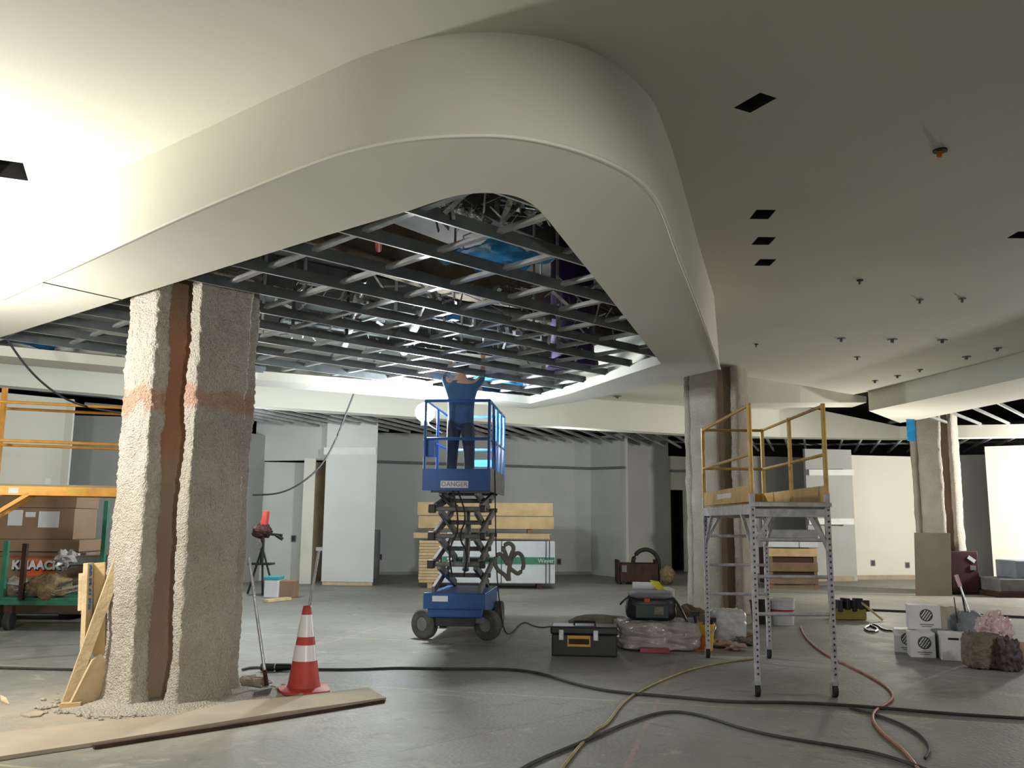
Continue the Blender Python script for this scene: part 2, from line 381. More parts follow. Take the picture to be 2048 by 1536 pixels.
# B2 fascia with underside
dirn = Vector((0, .45, 0))
m = skin_between(B2b, [Vector((p.x, p.y, ZC + .2 if i < 8 else 3.84)) for i, p in enumerate(B2b)], False)
m.add(B2b + [p + dirn for p in B2b], [(i, i + 1, len(B2b) + i + 1, len(B2b) + i) for i in range(len(B2b) - 1)])
m.add([p + dirn for p in B2b] + [p + dirn + Vector((0, 0, .8 if i < 8 else .29)) for i, p in enumerate(B2b)], [(i, i + 1, len(B2b) + i + 1, len(B2b) + i) for i in range(len(B2b) - 1)])
struct('trim_1', m, M_dry)
# B3 bulkhead at right
inner3 = [atz(x, y, Z3) for x, y in [(1800, 846), (1845, 838), (2048, 797), (2300, 742)]]
m = skin_between(B3b, [Vector((p.x, p.y, ZC)) for p in B3b], False)
lp = B3b + inner3[::-1]
f3 = flat_poly([lp], Z3); m.add(f3.v, f3.f)
m.add(inner3 + [p + Vector((0, 0, .35)) for p in inner3], [(i, i + 1, 5 + i, 4 + i) for i in range(3)])
struct('trim_2', m, M_dry)
# shallow stepped soffit behind the middle column
s_top = [atz(x, y, ZC) for x, y in [(1470, 751), (1515, 757), (1600, 770), (1680, 785), (1733, 793)]]
s_bot = []
for p, x in zip(s_top, (1470, 1515, 1600, 1680, 1733)):
    s_bot.append(aty(x, 805, p.y))
m = skin_between(s_bot, s_top, False)
s_bk = [p + Vector((0, .8, .0)) for p in s_bot]
m.add(s_bot + s_bk, [(i, i + 1, 6 + i, 5 + i) for i in range(4)]); m.add([s_bot[-1], s_top[-1], s_bk[-1] + Vector((0, 0, .3)), s_bk[-1]], [(0, 1, 2, 3)])
struct('trim_3', m, M_dry)
# ---- slab above everything
struct('roof_deck', MB().box((1, 14, 5.6), (46, 44, .2)), M_deck)
# ---- walls (polyline of base points: pixel x, depth ; top by height)
def wallseg(name, pts, top, mt, th=.12, z0=0):
    mb = MB()
    n = len(pts)
    for (x0, y0), (x1, y1) in zip(pts, pts[1:]):
        a = aty(x0, 1100, y0); c = aty(x1, 1100, y1)
        d = (c - a); d.z = 0; nn = Vector((-d.y, d.x, 0)).normalized() * th
        if nn.y < 0: nn = -nn
        P = [a, c, c + nn, a + nn]
        mb.add([Vector((p.x, p.y, z0)) for p in P] + [Vector((p.x, p.y, top)) for p in P], [(0, 1, 5, 4), (1, 2, 6, 5), (2, 3, 7, 6), (3, 0, 4, 7), (4, 5, 6, 7), (0, 3, 2, 1)])
    return struct(name, mb, mt)
wallseg('wall_left', [(-420, 13.5), (-20, 15.2), (108, 15.9), (112, 16.6)], 3.62, M_dry)
wallseg('wall_left_2', [(104, 18.3), (300, 18.6), (520, 22.5)], 3.6, M_dryg)
wallseg('wall_back', [(500, 22.6), (614, 22.9)], 2.95, M_dryw)
wallseg('wall_back_2', [(500, 22.55), (662, 22.0)], 3.98, M_dryw, z0=2.97)
wallseg('wall_back_3', [(601, 21.6), (624, 21.62)], 2.98, M_cream, .1)
wallseg('wall_back_4', [(618, 22.9), (650, 23)], 2.97, M_ply, .1)
p0 = aty(642, 1170, 21.3); p1 = aty(746, 1170, 21.2)
m = MB(); m.prism([p0, p1, p1 + Vector((-.50, 2.2, 0)), p0 + Vector((-.45, 2.2, 0))], .08, 3.98); struct('wall_back_5', m, M_dryw)
m = MB(); m.prism([p0 + Vector((.02, .02, 0)), p1 + Vector((-.02, .02, 0)), p1 + Vector((-.50, 2.1, 0)), p0 + Vector((-.4, 2.1, 0))], 0, .08); struct('baseboard_back', m, M_lum2)
m = MB(); q0 = aty(648, 902, 21.28); q1 = aty(752, 902, 21.18); m.bar(q0, q1, .02, .17); struct('trim_4', m, M_mud)
m = MB(); q0 = aty(-20, 962, 15.16); q1 = aty(100, 966, 15.8); m.bar(q0, q1, .03, .16); struct('trim_5', m, M_mud)
wallseg('wall_back_6', [(700, 25.6), (1182, 26.6)], 4.02, M_dryw)
wallseg('wall_back_7', [(1182, 26.6), (1250, 24.9)], 4.0, M_dryw)
wallseg('wall_back_8', [(1252, 24.9), (1252.5, 27), (1340, 28.2)], 4.4, M_dryg)
wallseg('wall_back_9', [(1332, 28.4), (1343, 28.5)], 2.55, M_dry)
wallseg('wall_back_10', [(1372, 28.6), (1420, 29)], 2.55, M_dry)
wallseg('wall_back_11', [(1332, 28.4), (1420, 29)], 3.62, M_dry, z0=2.55)
wallseg('wall_back_12', [(1330, 29.5), (1440, 30)], 3.6, M_dark)  # painted near-black for the unlit room beyond the doorway
wallseg('wall_right_far', [(1420, 27.5), (1625, 28.4)], 3.6, M_dryg)
wallseg('wall_right_far_2', [(1618, 24.4), (1712, 24.6)], 3.55, M_dryg)
wallseg('wall_right_far_3', [(1706, 25.2), (1840, 25.6)], 3.45, M_cream)
wallseg('wall_right_far_4', [(1900, 25.0), (1990, 24.6)], 3.45, M_dryg)
wallseg('wall_right', [(1984, 23.8), (2500, 21)], 3.6, M_cream)
for nm, pts in (('trim_6', [(752, 923, 25.45), (1180, 937, 26.45)]), ('trim_7', [(1180, 937, 26.45), (1249, 935, 24.8)]), ('trim_8', [(1343, 942, 28.3), (1375, 942, 28.45)])):
    m = MB(); m.bar(aty(*pts[0]), aty(*pts[1]), .06, .07); struct(nm, m, M_grey)
for nm, x0, y0, x1, y1, yy in (('trim_9', 1618, 945, 1708, 945, 24.3), ('trim_10', 1618, 1043, 1708, 1043, 24.3)):
    m = MB(); m.bar(aty(x0, y0, yy), aty(x1, y1, yy), .03, .16); struct(nm, m, M_mud)
for nm, pts in (('baseboard_right', [(1618, 24.3), (1706, 24.5)]), ('baseboard_right_2', [(1706, 25.1), (1835, 25.5)]), ('baseboard_back_2', [(752, 25.5), (1182, 26.5)])):
    wallseg(nm, pts, .08 if 'back' in nm else .12, M_dryg if 'back' in nm else M_ply, .03)
struct('wall_far_back', MB().box((1, 35.9, 2.8), (46, .2, 5.6)), M_deck)  # added dark wall, keeps the bright world out of the ceiling gap
# side enclosure outside the picture
struct('wall_side_left', MB().box((-17, 12, 2.8), (.2, 44, 5.6)), M_dryg)
struct('wall_side_right', MB().box((20, 12, 2.8), (.2, 44, 5.6)), M_dryg)

# ================================================================== OPEN CEILING GRID
def clip(p, d, poly):
    ts = []
    n = len(poly)
    for i in range(n):
        a = poly[i]; c = poly[(i + 1) % n]; e = c - a
        k = d.x * e.y - d.y * e.x
        if abs(k) < 1e-9: continue
        t = ((a.x - p.x) * e.y - (a.y - p.y) * e.x) / k; u = ((a.x - p.x) * d.y - (a.y - p.y) * d.x) / k
        if 0 <= u < 1: ts.append(t)
    ts.sort(); return ts
grid = thing('ceiling_grid', 'open grid of steel furring channels inside the curved bulkhead', 'ceiling grid', (0, 9, ZG))
dA = Vector((.725, .689, 0)); nA = Vector((-.689, .725, 0)); dB = Vector((.7, -.714, 0)); nB = Vector((.714, .7, 0))
pA = []
for k in range(-3, 22):
    o_ = 4.47 + .655 * (k - 1)
    p = nA * o_; ts = clip(p, dA, inn)
    for t0, t1 in zip(ts[::2], ts[1::2]):
        if t1 - t0 < .15: continue
        a = p + dA * (t0 - .05) + Vector((0, 0, ZG + .05)); c = p + dA * (t1 + .05) + Vector((0, 0, ZG + .05))
        mb = MB(); mb.bar(a, c, .008, .092); mb.bar(a + nA * .02 + Vector((0, 0, .045)), c + nA * .02 + Vector((0, 0, .045)), .04, .004)
        rn = part('main_runner', mb, M_galvd, grid)
        part('runner_flange', MB().bar(a + nA * .006 + Vector((0, 0, -.046)), c + nA * .006 + Vector((0, 0, -.046)), .018, .004), M_galv, rn)
for k in range(-3, 26):
    o_ = 4.18 + .68 * (k - 3)
    p = nB * o_; ts = clip(p, dB, inn)
    for t0, t1 in zip(ts[::2], ts[1::2]):
        if t1 - t0 < .15: continue
        a = p + dB * (t0 - .05) + Vector((0, 0, ZG + .06)); c = p + dB * (t1 + .05) + Vector((0, 0, ZG + .06))
        mb = MB(); mb.bar(a, c, .055, .022); mb.bar(a + Vector((0, 0, .018)), c + Vector((0, 0, .018)), .03, .02)
        part('cross_channel', mb, M_galv, grid)
# hangers above the grid
for i in range(70):
    ia = random.randint(0, 18); ib = random.randint(0, 20)
    q = nA * (4.47 + .655 * (ia - 1)); 
    s_ = 4.18 + .68 * (ib - 3) - q.dot(nB)
    q = q + dA * (s_ / dA.dot(nB))
    ts = clip(q, dA, inn)
    if not any(t0 < 0 < t1 for t0, t1 in zip(ts[::2], ts[1::2])): continue
    if q.y < 7.0: continue
    mb = MB(); h = random.uniform(.5, 1.6)
    mb.bar(q + Vector((0, 0, ZG + .06)), q + Vector((0, 0, 5.5)), .035, .012, random.uniform(0, 3))
    part('hanger_stud', mb, M_galvd if i % 2 else M_galv, grid)
# services above
def atp(px, py, z): return atz(px, py, z)
b1 = thing('roof_beam', 'tan fireproofed roof beam nearest the curved corner, above the open grid', 'beam', (0, 9, 4.2), 0, 'roof beams above the grid')
a, c = atp(560, 470, 4.45), atp(1260, 690, 4.45)
part('beam_web', MB().bar(a + Vector((0, 0, .2)), c + Vector((0, 0, .2)), .12, .45), M_insul, b1)
part('beam_flange', MB().bar(a, c, .34, .10), M_insul, b1, bevel=.02); part('beam_flange', MB().bar(a + Vector((0, 0, .45)), c + Vector((0, 0, .45)), .34, .10), M_insul, b1)
b2_ = thing('roof_beam', 'dark roof beam further back above the open grid', 'beam', (0, 12, 4.6), 0, 'roof beams above the grid')
a, c = Vector((-8, 8.4, 4.7)), Vector((3, 17, 4.7))
part('beam_web', MB().bar(a + Vector((0, 0, .2)), c + Vector((0, 0, .2)), .1, .45), M_galvd, b2_); part('beam_flange', MB().bar(a, c, .3, .07), M_galvd, b2_)
d1 = thing('air_duct', 'wide dull metal air duct above the middle of the open grid', 'duct', (-1, 9, 4.3))
a, c = Vector((-6.2, 8.7, 4.65)), Vector((0.2, 14.5, 4.65))
part('duct_body', MB().bar(a, c, .8, .42), M_galvd, d1)
dd = (c - a).normalized()
for i in range(7): q = a + (c - a) * (i / 6.0); part('duct_flange', MB().bar(q - dd * .02, q + dd * .02, .86, .48), M_galv, d1)
# flexible foil ducts near the lamp
for i, (x0, y0, x1, y1, lb) in enumerate([(560, 745, 800, 765, 'foil flexible duct lying over the grid left of the lift lamp'), (1050, 760, 1130, 775, 'shiny foil duct end right of the lift worker, by the corner'), (880, 405, 960, 440, 'crumpled foil strip in the curved corner of the grid')]):
    a = atp(x0, y0, ZG + .22); c = atp(x1, y1, ZG + .22); mb = MB(); r = .12 if i < 2 else .04
    N = 26
    for k in range(N):
        q0 = a.lerp(c, k / N); q1 = a.lerp(c, (k + 1) / N); q0.z += .05 * math.sin(k * .8); q1.z += .05 * math.sin((k + 1) * .8)
        mb.cyl(q0, q0.lerp(q1, .5), r, r * 1.18, 12, False); mb.cyl(q0.lerp(q1, .5), q1, r * 1.18, r, 12, False)
    single('flexible_duct', mb, M_foil, lb, 'duct', 'foil ducts above the grid')
# blue plastic sheets
def sheet(name, cs, z, mt, lb, cat='plastic sheet', amp=.05, n=14, grp=None):
    P = [atz(x, y, z) for x, y in cs]; mb = MB(); vs = []; fs = []
    for i in range(n + 1):
        for j in range(n + 1):
            u, v = i / n, j / n
            q = (P[0] * (1 - u) + P[1] * u) * (1 - v) + (P[3] * (1 - u) + P[2] * u) * v
            q.z += amp * 2 * abs(noise.noise(q * 3.1)) + .04 * noise.noise(q * 9)
            vs.append(q)
    for i in range(n):
        for j in range(n): k = i * (n + 1) + j; fs.append((k, k + 1, k + n + 2, k + n + 1))
    mb.add(vs, fs); o = single(name, mb, mt, lb, cat, grp, smooth=True)
    sm = o.modifiers.new('thick', 'SOLIDIFY'); sm.thickness = .004; return o
sheet('blue_sheet', [(870, 520), (985, 482), (1118, 524), (1010, 556)], ZG + .14, M_tarp, 'blue plastic sheet lying on the grid near the curved corner', grp='blue plastic sheets')
sheet('blue_sheet', [(-30, 695), (90, 684), (135, 712), (0, 712)], ZG + .14, M_tarp, 'blue plastic sheet on the grid at its far left corner', grp='blue plastic sheets')
sheet('blue_sheet', [(945, 758), (1010, 756), (1095, 790), (975, 792)], ZG + .12, M_tarp, 'bright blue plastic sheet over the lift worker', grp='blue plastic sheets')
sheet('blue_sheet', [(815, 685), (862, 670), (880, 680), (828, 694)], ZG + .14, M_tarp, 'small blue strip of plastic in the middle of the grid', grp='blue plastic sheets')
sheet('foil_sheet', [(760, 760), (860, 752), (900, 775), (800, 785)], ZG + .14, M_foil, 'crumpled foil sheet over the bright lamp', grp='foil sheets on the grid')
sheet('foil_sheet', [(1040, 778), (1130, 772), (1120, 786), (1050, 796)], ZG + .10, M_foil, 'crumpled foil sheet at the far corner of the grid', grp='foil sheets on the grid')
# white pipe sleeves on a dark pipe
t = thing('white_sleeved_pipe', 'dark pipe with three white sleeves above the grid, left of middle', 'pipe', atp(705, 640, 3.95))
a, c = atp(728, 560, 3.95), atp(685, 700, 3.95)
part('pipe', MB().cyl(a, c, .03), M_galvd, t)
for f0, f1 in ((.18, .34), (.5, .66), (.76, .9)): part('sleeve', MB().cyl(a.lerp(c, f0), a.lerp(c, f1), .055), M_white, t, smooth=False)
t = thing('white_sleeved_pipe', 'dark pipe with two white sleeves behind the first, nearer the lamp', 'pipe', atp(830, 660, 3.95))
a, c = atp(862, 575, 3.95), atp(803, 715, 3.95)
part('pipe', MB().cyl(a, c, .03), M_galvd, t)
for f0, f1 in ((.35, .5), (.75, .88)): part('sleeve', MB().cyl(a.lerp(c, f0), a.lerp(c, f1), .06), M_white, t)
# red wiring
for i, pp in enumerate([[(540, 582), (640, 600), (760, 618), (830, 635), (900, 660)]]):
    pts = smooth_pts([atp(x, y, 3.75) for x, y in pp]); single('red_cable', MB().tube(pts, .014, 6), M_red, 'red cable sagging across above the grid', 'cable')
t = single('red_pipe', MB().cyl(atp(757, 455, 3.9), atp(757, 498, 3.9), .03), M_or, 'orange red pipe stub above the near edge of the grid', 'pipe')
# purple coated duct riser
a = atp(1158, 640, 4.0); t = thing('purple_riser', 'purple coated duct riser above the right side of the grid', 'duct', a)
part('riser_body', MB().cyl((a.x, a.y + 1.2, 3.62), (a.x, a.y + 1.2, 5.4), .30, n=20), M_purp, t, smooth=True)
part('riser_flange', MB().cyl((a.x, a.y + 1.2, 3.60), (a.x, a.y + 1.2, 3.68), .36, n=20), M_purp, t)
# conduits with small boxes
for i in range(14):
    px, py = random.uniform(880, 1270), random.uniform(600, 770)
    q = atz(px, py, random.uniform(3.75, 4.6))
    if not any(t0 < 0 < t1 for t0, t1 in zip(*[iter(clip(Vector((q.x, q.y, 0)), dA, inn))] * 2)): continue
    t = thing('conduit_drop', 'short conduit with junction box among the services above the grid', 'conduit', q, 0, 'conduit drops above the grid')
    part('conduit', MB().cyl(q, q + Vector((0, 0, 5.5 - q.z)), .015, n=8), M_galv, t); part('junction_box', MB().box(q, (.11, .11, .07), random.random()), [M_galv, M_blueb, M_foil][i % 3], t)
for i, (x0, y0, x1, y1) in enumerate([(880, 600, 1230, 650), (600, 560, 1100, 640), (560, 640, 960, 700), (300, 650, 700, 740)]):
    a, c = atz(x0, y0, 4.1 + .1 * i), atz(x1, y1, 4.1 + .1 * i)
    single('steel_pipe', MB().cyl(a, c, .035 + .01 * (i % 2)), M_galv if i % 2 else M_galvd, ['thin pipe over the right half of the grid', 'long pipe crossing over the middle of the grid', 'pipe over the grid just before the bright lamp', 'pipe over the grid behind the big front column'][i], 'pipe', 'pipes above the grid')
# loose foil, wire ends and clips among the services: nobody could count them
random.seed(11); mb = MB()
for i in range(420):
    px, py = random.uniform(560, 1280), random.uniform(560, 790)
    if i < 60: px, py = random.uniform(860, 1090), random.uniform(395, 450)
    q = atz(px, py, ZG + random.uniform(.1, .75)); ts = clip(Vector((q.x, q.y, 0)), dA, inn)
    if not any(t0 + .1 < 0 < t1 - .1 for t0, t1 in zip(ts[::2], ts[1::2])): continue
    dv = Vector((random.uniform(-1, 1), random.uniform(-1, 1), random.uniform(-.8, .8))).normalized() * random.uniform(.04, .16)
    mb.bar(q - dv, q + dv, random.uniform(.008, .05), .003, random.uniform(0, 3))
o = single('loose_wiring', mb, M_foil, 'loose foil ends and wire scraps among the services above the grid', 'wiring'); o['kind'] = 'stuff'
# open framing beyond the far bulkhead
fr = thing('far_ceiling_grid', 'row of bare ceiling channels between the far bulkhead and back walls', 'ceiling grid', (3, 22, 3.9))
for i in range(46):
    x = -9 + i * .52
    yb = None
    for a, c in zip(B2b, B2b[1:]):
        if a.x <= x <= c.x: yb = a.y + (c.y - a.y) * (x - a.x) / (c.x - a.x)
    if yb is None: continue
    part('ceiling_channel', MB().bar((x, yb + .5, 3.78), (x + 2.2, yb + 7, 3.78), .05, .06), M_galv, fr)
for k, off in enumerate((1.5, 3.2, 5)):
    q = [p + Vector((0, off, .28)) for p in B2b]
    for a, c in zip(q, q[1:]): part('carrier_channel', MB().bar(a, c, .05, .05), M_galvd, fr)
fr2 = thing('right_ceiling_grid', 'bare ceiling channels in the opening of the right bulkhead', 'ceiling grid', (9, 18, 3.9))
for i in range(9):
    a = inner3[1].lerp(inner3[3], i / 8.0) + Vector((0, -.2, .06)); c = a + Vector((2.6, 3.2, 0)); part('ceiling_channel', MB().bar(a, c, .05, .05), M_galv, fr2)
for i in range(3):
    a = inner3[1] + Vector((0, .8 + i * .9, .12)); c = inner3[3] + Vector((0, 1.2 + i * 1.5, .12)); part('carrier_channel', MB().bar(a, c, .04, .05), M_galvd, fr2)

# ================================================================== COLUMNS
def rough_prism(poly, z0, z1, amp, step, seed, flare=0, nh=None, fine=.5):
    """rounded, lumpy extrusion with noise"""
    # resample outline
    pts = []; n = len(poly)
    for i in range(n):
        a = Vector(poly[i]); c = Vector(poly[(i + 1) % n]); L = (c - a).length; k = max(2, int(L / step))
        for j in range(k): pts.append(a.lerp(c, j / k))
    for _ in range(2): pts = [(pts[i - 1] + pts[i] * 2 + pts[(i + 1) % len(pts)]) / 4 for i in range(len(pts))]
    cen = sum(pts, Vector((0, 0))) / len(pts)
    N = len(pts); H = max(2, int((z1 - z0) / step)); vs = []; fs = []
    for h in range(H + 1):
        z = z0 + (z1 - z0) * h / H
        for i, p in enumerate(pts):
            d = (pts[(i + 1) % N] - pts[i - 1]); nn = Vector((d.y, -d.x)).normalized()
            if nn.dot(p - cen) < 0: nn = -nn
            q = Vector((p.x * 3, p.y * 3, z * 1.6 + seed))
            k = amp * (noise.noise(q) * 1.0 + fine * noise.noise(q * 3.7) + fine * (.9 + .5 * min(1, max(0, z - 1.9))) * noise.noise(Vector((p.x * 40, p.y * 40, z * 34 + seed))))
            k += flare * math.exp(-(z - z0) / .14)
            vs.append(Vector((p.x + nn.x * k, p.y + nn.y * k, z)))
    for h in range(H):
        for i in range(N):
            j = (i + 1) % N; fs.append((h * N + i, h * N + j, (h + 1) * N + j, (h + 1) * N + i))
    fs.append(list(range(N))[::-1]); fs.append([H * N + i for i in range(N)])
    mb = MB(); mb.add(vs, fs); return mb
def band_mat(base, name, bands):
    """sprayed fireproofing with pinkish sprayed bands (a colour of its own) at fixed heights"""
    m = base.copy(); m.name = name; nt = m.node_tree; n = nt.nodes; l = nt.links; b = n['Principled BSDF']
    src = b.inputs['Base Color'].links[0].from_socket
    g = n.new('ShaderNodeNewGeometry'); sp = n.new('ShaderNodeSeparateXYZ'); l.new(g.outputs['Position'], sp.inputs[0])
    nz = n.new('ShaderNodeTexNoise'); nz.inputs['Scale'].default_value = 4; l.new(g.outputs['Position'], nz.inputs[0])
    ma = n.new('ShaderNodeMath'); ma.operation = 'MULTIPLY_ADD'; l.new(nz.outputs[0], ma.inputs[0]); ma.inputs[1].default_value = .35; l.new(sp.outputs[2], ma.inputs[2])
    ramp = n.new('ShaderNodeValToRGB'); mr = n.new('ShaderNodeMapRange'); mr.inputs[2].default_value = 5.0; l.new(ma.outputs[0], mr.inputs[0]); l.new(mr.outputs[0], ramp.inputs[0])
    el = ramp.color_ramp.elements; el[0].position = 0; el[0].color = (1, 1, 1, 1)
    while len(el) > 1: el.remove(el[-1])
    for z, c in bands: e = el.new(z / 5.0); e.color = (*c, 1)
    mx = n.new('ShaderNodeMix'); mx.data_type = 'RGBA'; mx.blend_type = 'MULTIPLY'; mx.inputs[0].default_value = 1
    l.new(src, mx.inputs[6]); l.new(ramp.outputs[0], mx.inputs[7]); l.new(mx.outputs[2], b.inputs['Base Color'])
    return m
W1 = (1, 1, 1); PK = (.98, .70, .60)
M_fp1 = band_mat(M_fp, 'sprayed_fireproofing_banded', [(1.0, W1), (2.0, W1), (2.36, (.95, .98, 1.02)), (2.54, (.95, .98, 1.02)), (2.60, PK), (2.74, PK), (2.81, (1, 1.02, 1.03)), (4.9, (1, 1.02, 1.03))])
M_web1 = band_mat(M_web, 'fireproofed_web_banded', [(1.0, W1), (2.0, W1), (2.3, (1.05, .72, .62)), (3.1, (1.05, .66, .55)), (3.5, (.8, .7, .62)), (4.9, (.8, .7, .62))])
def column(cx, cy, label, top, D=.49, w=.30, th=.15, step=.035, amp=.022, fpm=None, wm=None, ang=45, flare=.04, wh=0.26):
    fpm = fpm or M_fp; wm = wm or M_web
    t = thing('steel_column', label, 'column', (cx, cy, 0), 0, 'fireproofed cruciform columns')
    web = MB()
    for k in range(4):
        a = R(ang + 90 * k)
        u = Vector((math.cos(a), math.sin(a))); v = Vector((-u.y, u.x)); c = Vector((cx, cy))
        pl = [c + u * D + v * w, c + u * D - v * w, c + u * (D - th) - v * w, c + u * (D - th) + v * w]
        part('flange', rough_prism(pl, 0, top, amp, step, k * 7.3 + cx, flare), fpm, t, smooth=True)
        q = c + u * (D - th) / 2
    rm = lambda s: [Vector((cx, cy)) + Vector((math.cos(R(ang)) * x - math.sin(R(ang)) * y, math.sin(R(ang)) * x + math.cos(R(ang)) * y)) for x, y in s]
    e = D - th + .03; h = wh / 2
    cross = rm([(e, -h), (e, h), (h, h), (h, e), (-h, e), (-h, h), (-e, h), (-e, -h), (-h, -h), (-h, -e), (h, -e), (h, -h)])
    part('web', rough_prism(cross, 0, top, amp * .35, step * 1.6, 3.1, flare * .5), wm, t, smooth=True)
    return t
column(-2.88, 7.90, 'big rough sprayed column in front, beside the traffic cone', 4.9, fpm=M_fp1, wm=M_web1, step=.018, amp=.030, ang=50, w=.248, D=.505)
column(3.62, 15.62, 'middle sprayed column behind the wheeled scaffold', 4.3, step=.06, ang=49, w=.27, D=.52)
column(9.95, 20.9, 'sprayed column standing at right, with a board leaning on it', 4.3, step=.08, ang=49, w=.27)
# fireproofing crumbs around the front column
mb = MB()
for i in range(420):
    a = random.uniform(0, 6.28); r = random.uniform(.45, .95); x = -2.83 + r * math.cos(a) * 1.15; y = 7.85 + r * math.sin(a) * .95; s = random.uniform(.008, .03)
    mb.blob((x, y, s * .35), (s * 2, s * 2, s * 1.1), .3, 2, 6, 4, seed=i)
o = single('fireproofing_debris', mb, M_fp, 'crumbs of fallen fireproofing around the foot of the front column', 'debris'); o['kind'] = 'stuff'
mb = MB(); pts = []
N = 44
vs = [Vector((-2.83, 7.85, .05))]
for rr, z in ((.5, .05), (.62, .022), (.8, .004)):
    for i in range(N):
        a = 2 * math.pi * i / N; k = 1 + .18 * noise.noise(Vector((math.cos(a) * 2, math.sin(a) * 2, rr)))
        vs.append(Vector((-2.83 + rr * k * 1.1 * math.cos(a), 7.85 + rr * k * .95 * math.sin(a), z)))
fs = [(0, 1 + i, 1 + (i + 1) % N) for i in range(N)]
for L in range(2):
    for i in range(N): j = (i + 1) % N; fs.append((1 + L * N + i, 1 + (L + 1) * N + i, 1 + (L + 1) * N + j, 1 + L * N + j))
mb.add(vs, fs); o = single('overspray_mound', mb, M_fp, 'low dusty mound of overspray at the foot of the front column', 'dust'); o['kind'] = 'stuff'

# ================================================================== SCISSOR LIFT (local frame: +y runs away from the viewer, front end at y=-.92)
lift_c = (-.62, 12.45, 0); LRZ = R(-5.5)
L = thing('scissor_lift', 'blue electric scissor lift raised to the open ceiling grid', 'scissor lift', lift_c, LRZ)
TL = Matrix.Translation(lift_c) @ Matrix.Rotation(LRZ, 4, 'Z')
def lp_(name, mb, m, parent=L, **k): return part(name, mb, m, parent, world=False, **k)
m = MB(); m.box((0, 0, .41), (.70, 1.72, .24)); lp_('chassis', m, M_bluep, bevel=.02)
m = MB(); m.box((0, -.88, .50), (.80, .06, .20)); m.box((0, 0, .54), (.74, 1.6, .08)); lp_('chassis_cover', m, M_bluep, bevel=.01)
m = MB(); m.box((0, -.1, .26), (.5, 1.4, .16)); lp_('battery_tray', m, M_black)
m = MB(); m.box((-.18, -.915, .53), (.20, .012, .07)); lp_('data_plate', m, M_white)
def wheel(x, y, steer):
    rm = Matrix.Rotation(steer, 3, 'Z') @ Matrix.Rotation(R(90), 3, 'Y')
    c = (x, y, .19)
    o = lp_('wheel', MB().lathe([(.10, -.062), (.17, -.062), (.19, -.045), (.19, .045), (.17, .062), (.10, .062), (.09, .05), (.0, .05)], c, 28, rm, False).lathe([(.0, -.05), (.09, -.05), (.10, -.062)], c, 28, rm, False), M_tyre, smooth=False)
    h = part('hub', MB().lathe([(.085, -.058), (.085, .058)], c, 18, rm), M_mesh, o, world=False)
wheel(-.42, -.66, R(60)); wheel(.40, -.66, R(60)); wheel(-.40, .66, 0); wheel(.40, .66, 0)
for z in (0,):
    m = MB(); m.bar((-.40, -.66, .25), (.40, -.66, .25), .08, .08); m.bar((-.40, .66, .25), (.40, .66, .25), .07, .07); lp_('axle', m, M_galvd)
lv = [.60, .95, 1.31, 1.66, 1.90]
for i in range(4):
    z0, z1 = lv[i], lv[i + 1]
    for sx in (-1, 1):
        xo, xi = sx * .30, sx * .235
        lp_('scissor_arm', MB().bar((xo, -.74, z0 + .02), (xo, .66, z1 - .02), .045, .10), M_mesh, bevel=.006)
        lp_('scissor_arm', MB().bar((xi, .66, z0 + .02), (xi, -.74, z1 - .02), .045, .10), M_galvd, bevel=.006)
    for yy_, zz_ in ((-.74, z1), (.66, z1), (-.04, (z0 + z1) / 2)): lp_('pivot_tube', MB().cyl((-.36, yy_, zz_), (.36, yy_, zz_), .03), M_mesh)
    if i < 3:
        lp_('pivot_block', MB().box((-.335, -.76, z1), (.09, .10, .11)), M_black, bevel=.012); lp_('pivot_block', MB().box((.335, -.76, z1), (.07, .09, .09)), M_black, bevel=.012)
m = MB(); m.cyl((.05, -.3, .86), (.0, .2, 1.46), .045); m.cyl((0, .2, 1.46), (-.02, .35, 1.62), .028); lp_('lift_cylinder', m, M_alu)
m = MB(); m.tube(smooth_pts([Vector(p) for p in [(.1, -.8, .8), (.16, -.85, 1.1), (.02, -.8, 1.3), (.14, -.84, 1.55), (.0, -.78, 1.9)]]), .012, 6); m.tube(smooth_pts([Vector(p) for p in [(-.05, -.8, .8), (-.1, -.85, 1.15), (.04, -.8, 1.4), (-.05, -.84, 1.9)]]), .012, 6); lp_('hydraulic_hose', m, M_rub)
# platform
m = MB(); m.box((0, 0, 1.940), (.84, 1.84, .07)); lp_('platform_deck', m, M_bluep, bevel=.008)
m = MB(); m.box((0, -.925, 2.030), (.88, .025, .28)); lp_('toe_board', m, M_bluep)
m = MB(); m.box((0, .925, 2.040), (.84, .02, .16)); m.box((-.43, 0, 2.040), (.02, 1.84, .16)); lp_('toe_board', m, M_bluep)
m = MB(); m.box((.435, -.05, 2.030), (.02, 1.72, .30)); lp_('side_panel', m, M_mesh)
m = MB(); m.box((-.02, -.94, 1.970), (.36, .008, .09)); pl = lp_('warning_plate', m, M_white)
text('plate_lettering', 'DANGER', M_grey, pl, TL @ face_mtx((-.02, -.944, 1.970), (0, -1, 0), off=.002), .085)
posts = [(-.42, -.91), (.42, -.91), (-.42, 0), (.42, 0), (-.42, .91), (.42, .91), (.42, -.45), (.42, .45)]
for x, y in posts: lp_('guard_post', MB().cyl((x, y, 1.970), (x, y, 3.060), .02, n=8), M_bluep if x < 0 or y < 0 else M_blueb)  # right rear posts take the brightened, lamplit-looking blue
for z in (2.56, 3.06):
    m = MB(); m.tube([(-.42, -.91, z), (.42, -.91, z), (.42, .91, z), (-.42, .91, z), (-.42, -.91, z)], .02, 8); lp_('guard_rail', m, M_bluep)
m = MB(); m.box((.425, .35, 2.390), (.012, 1.05, .42)); lp_('side_mesh_panel', m, M_blueb)
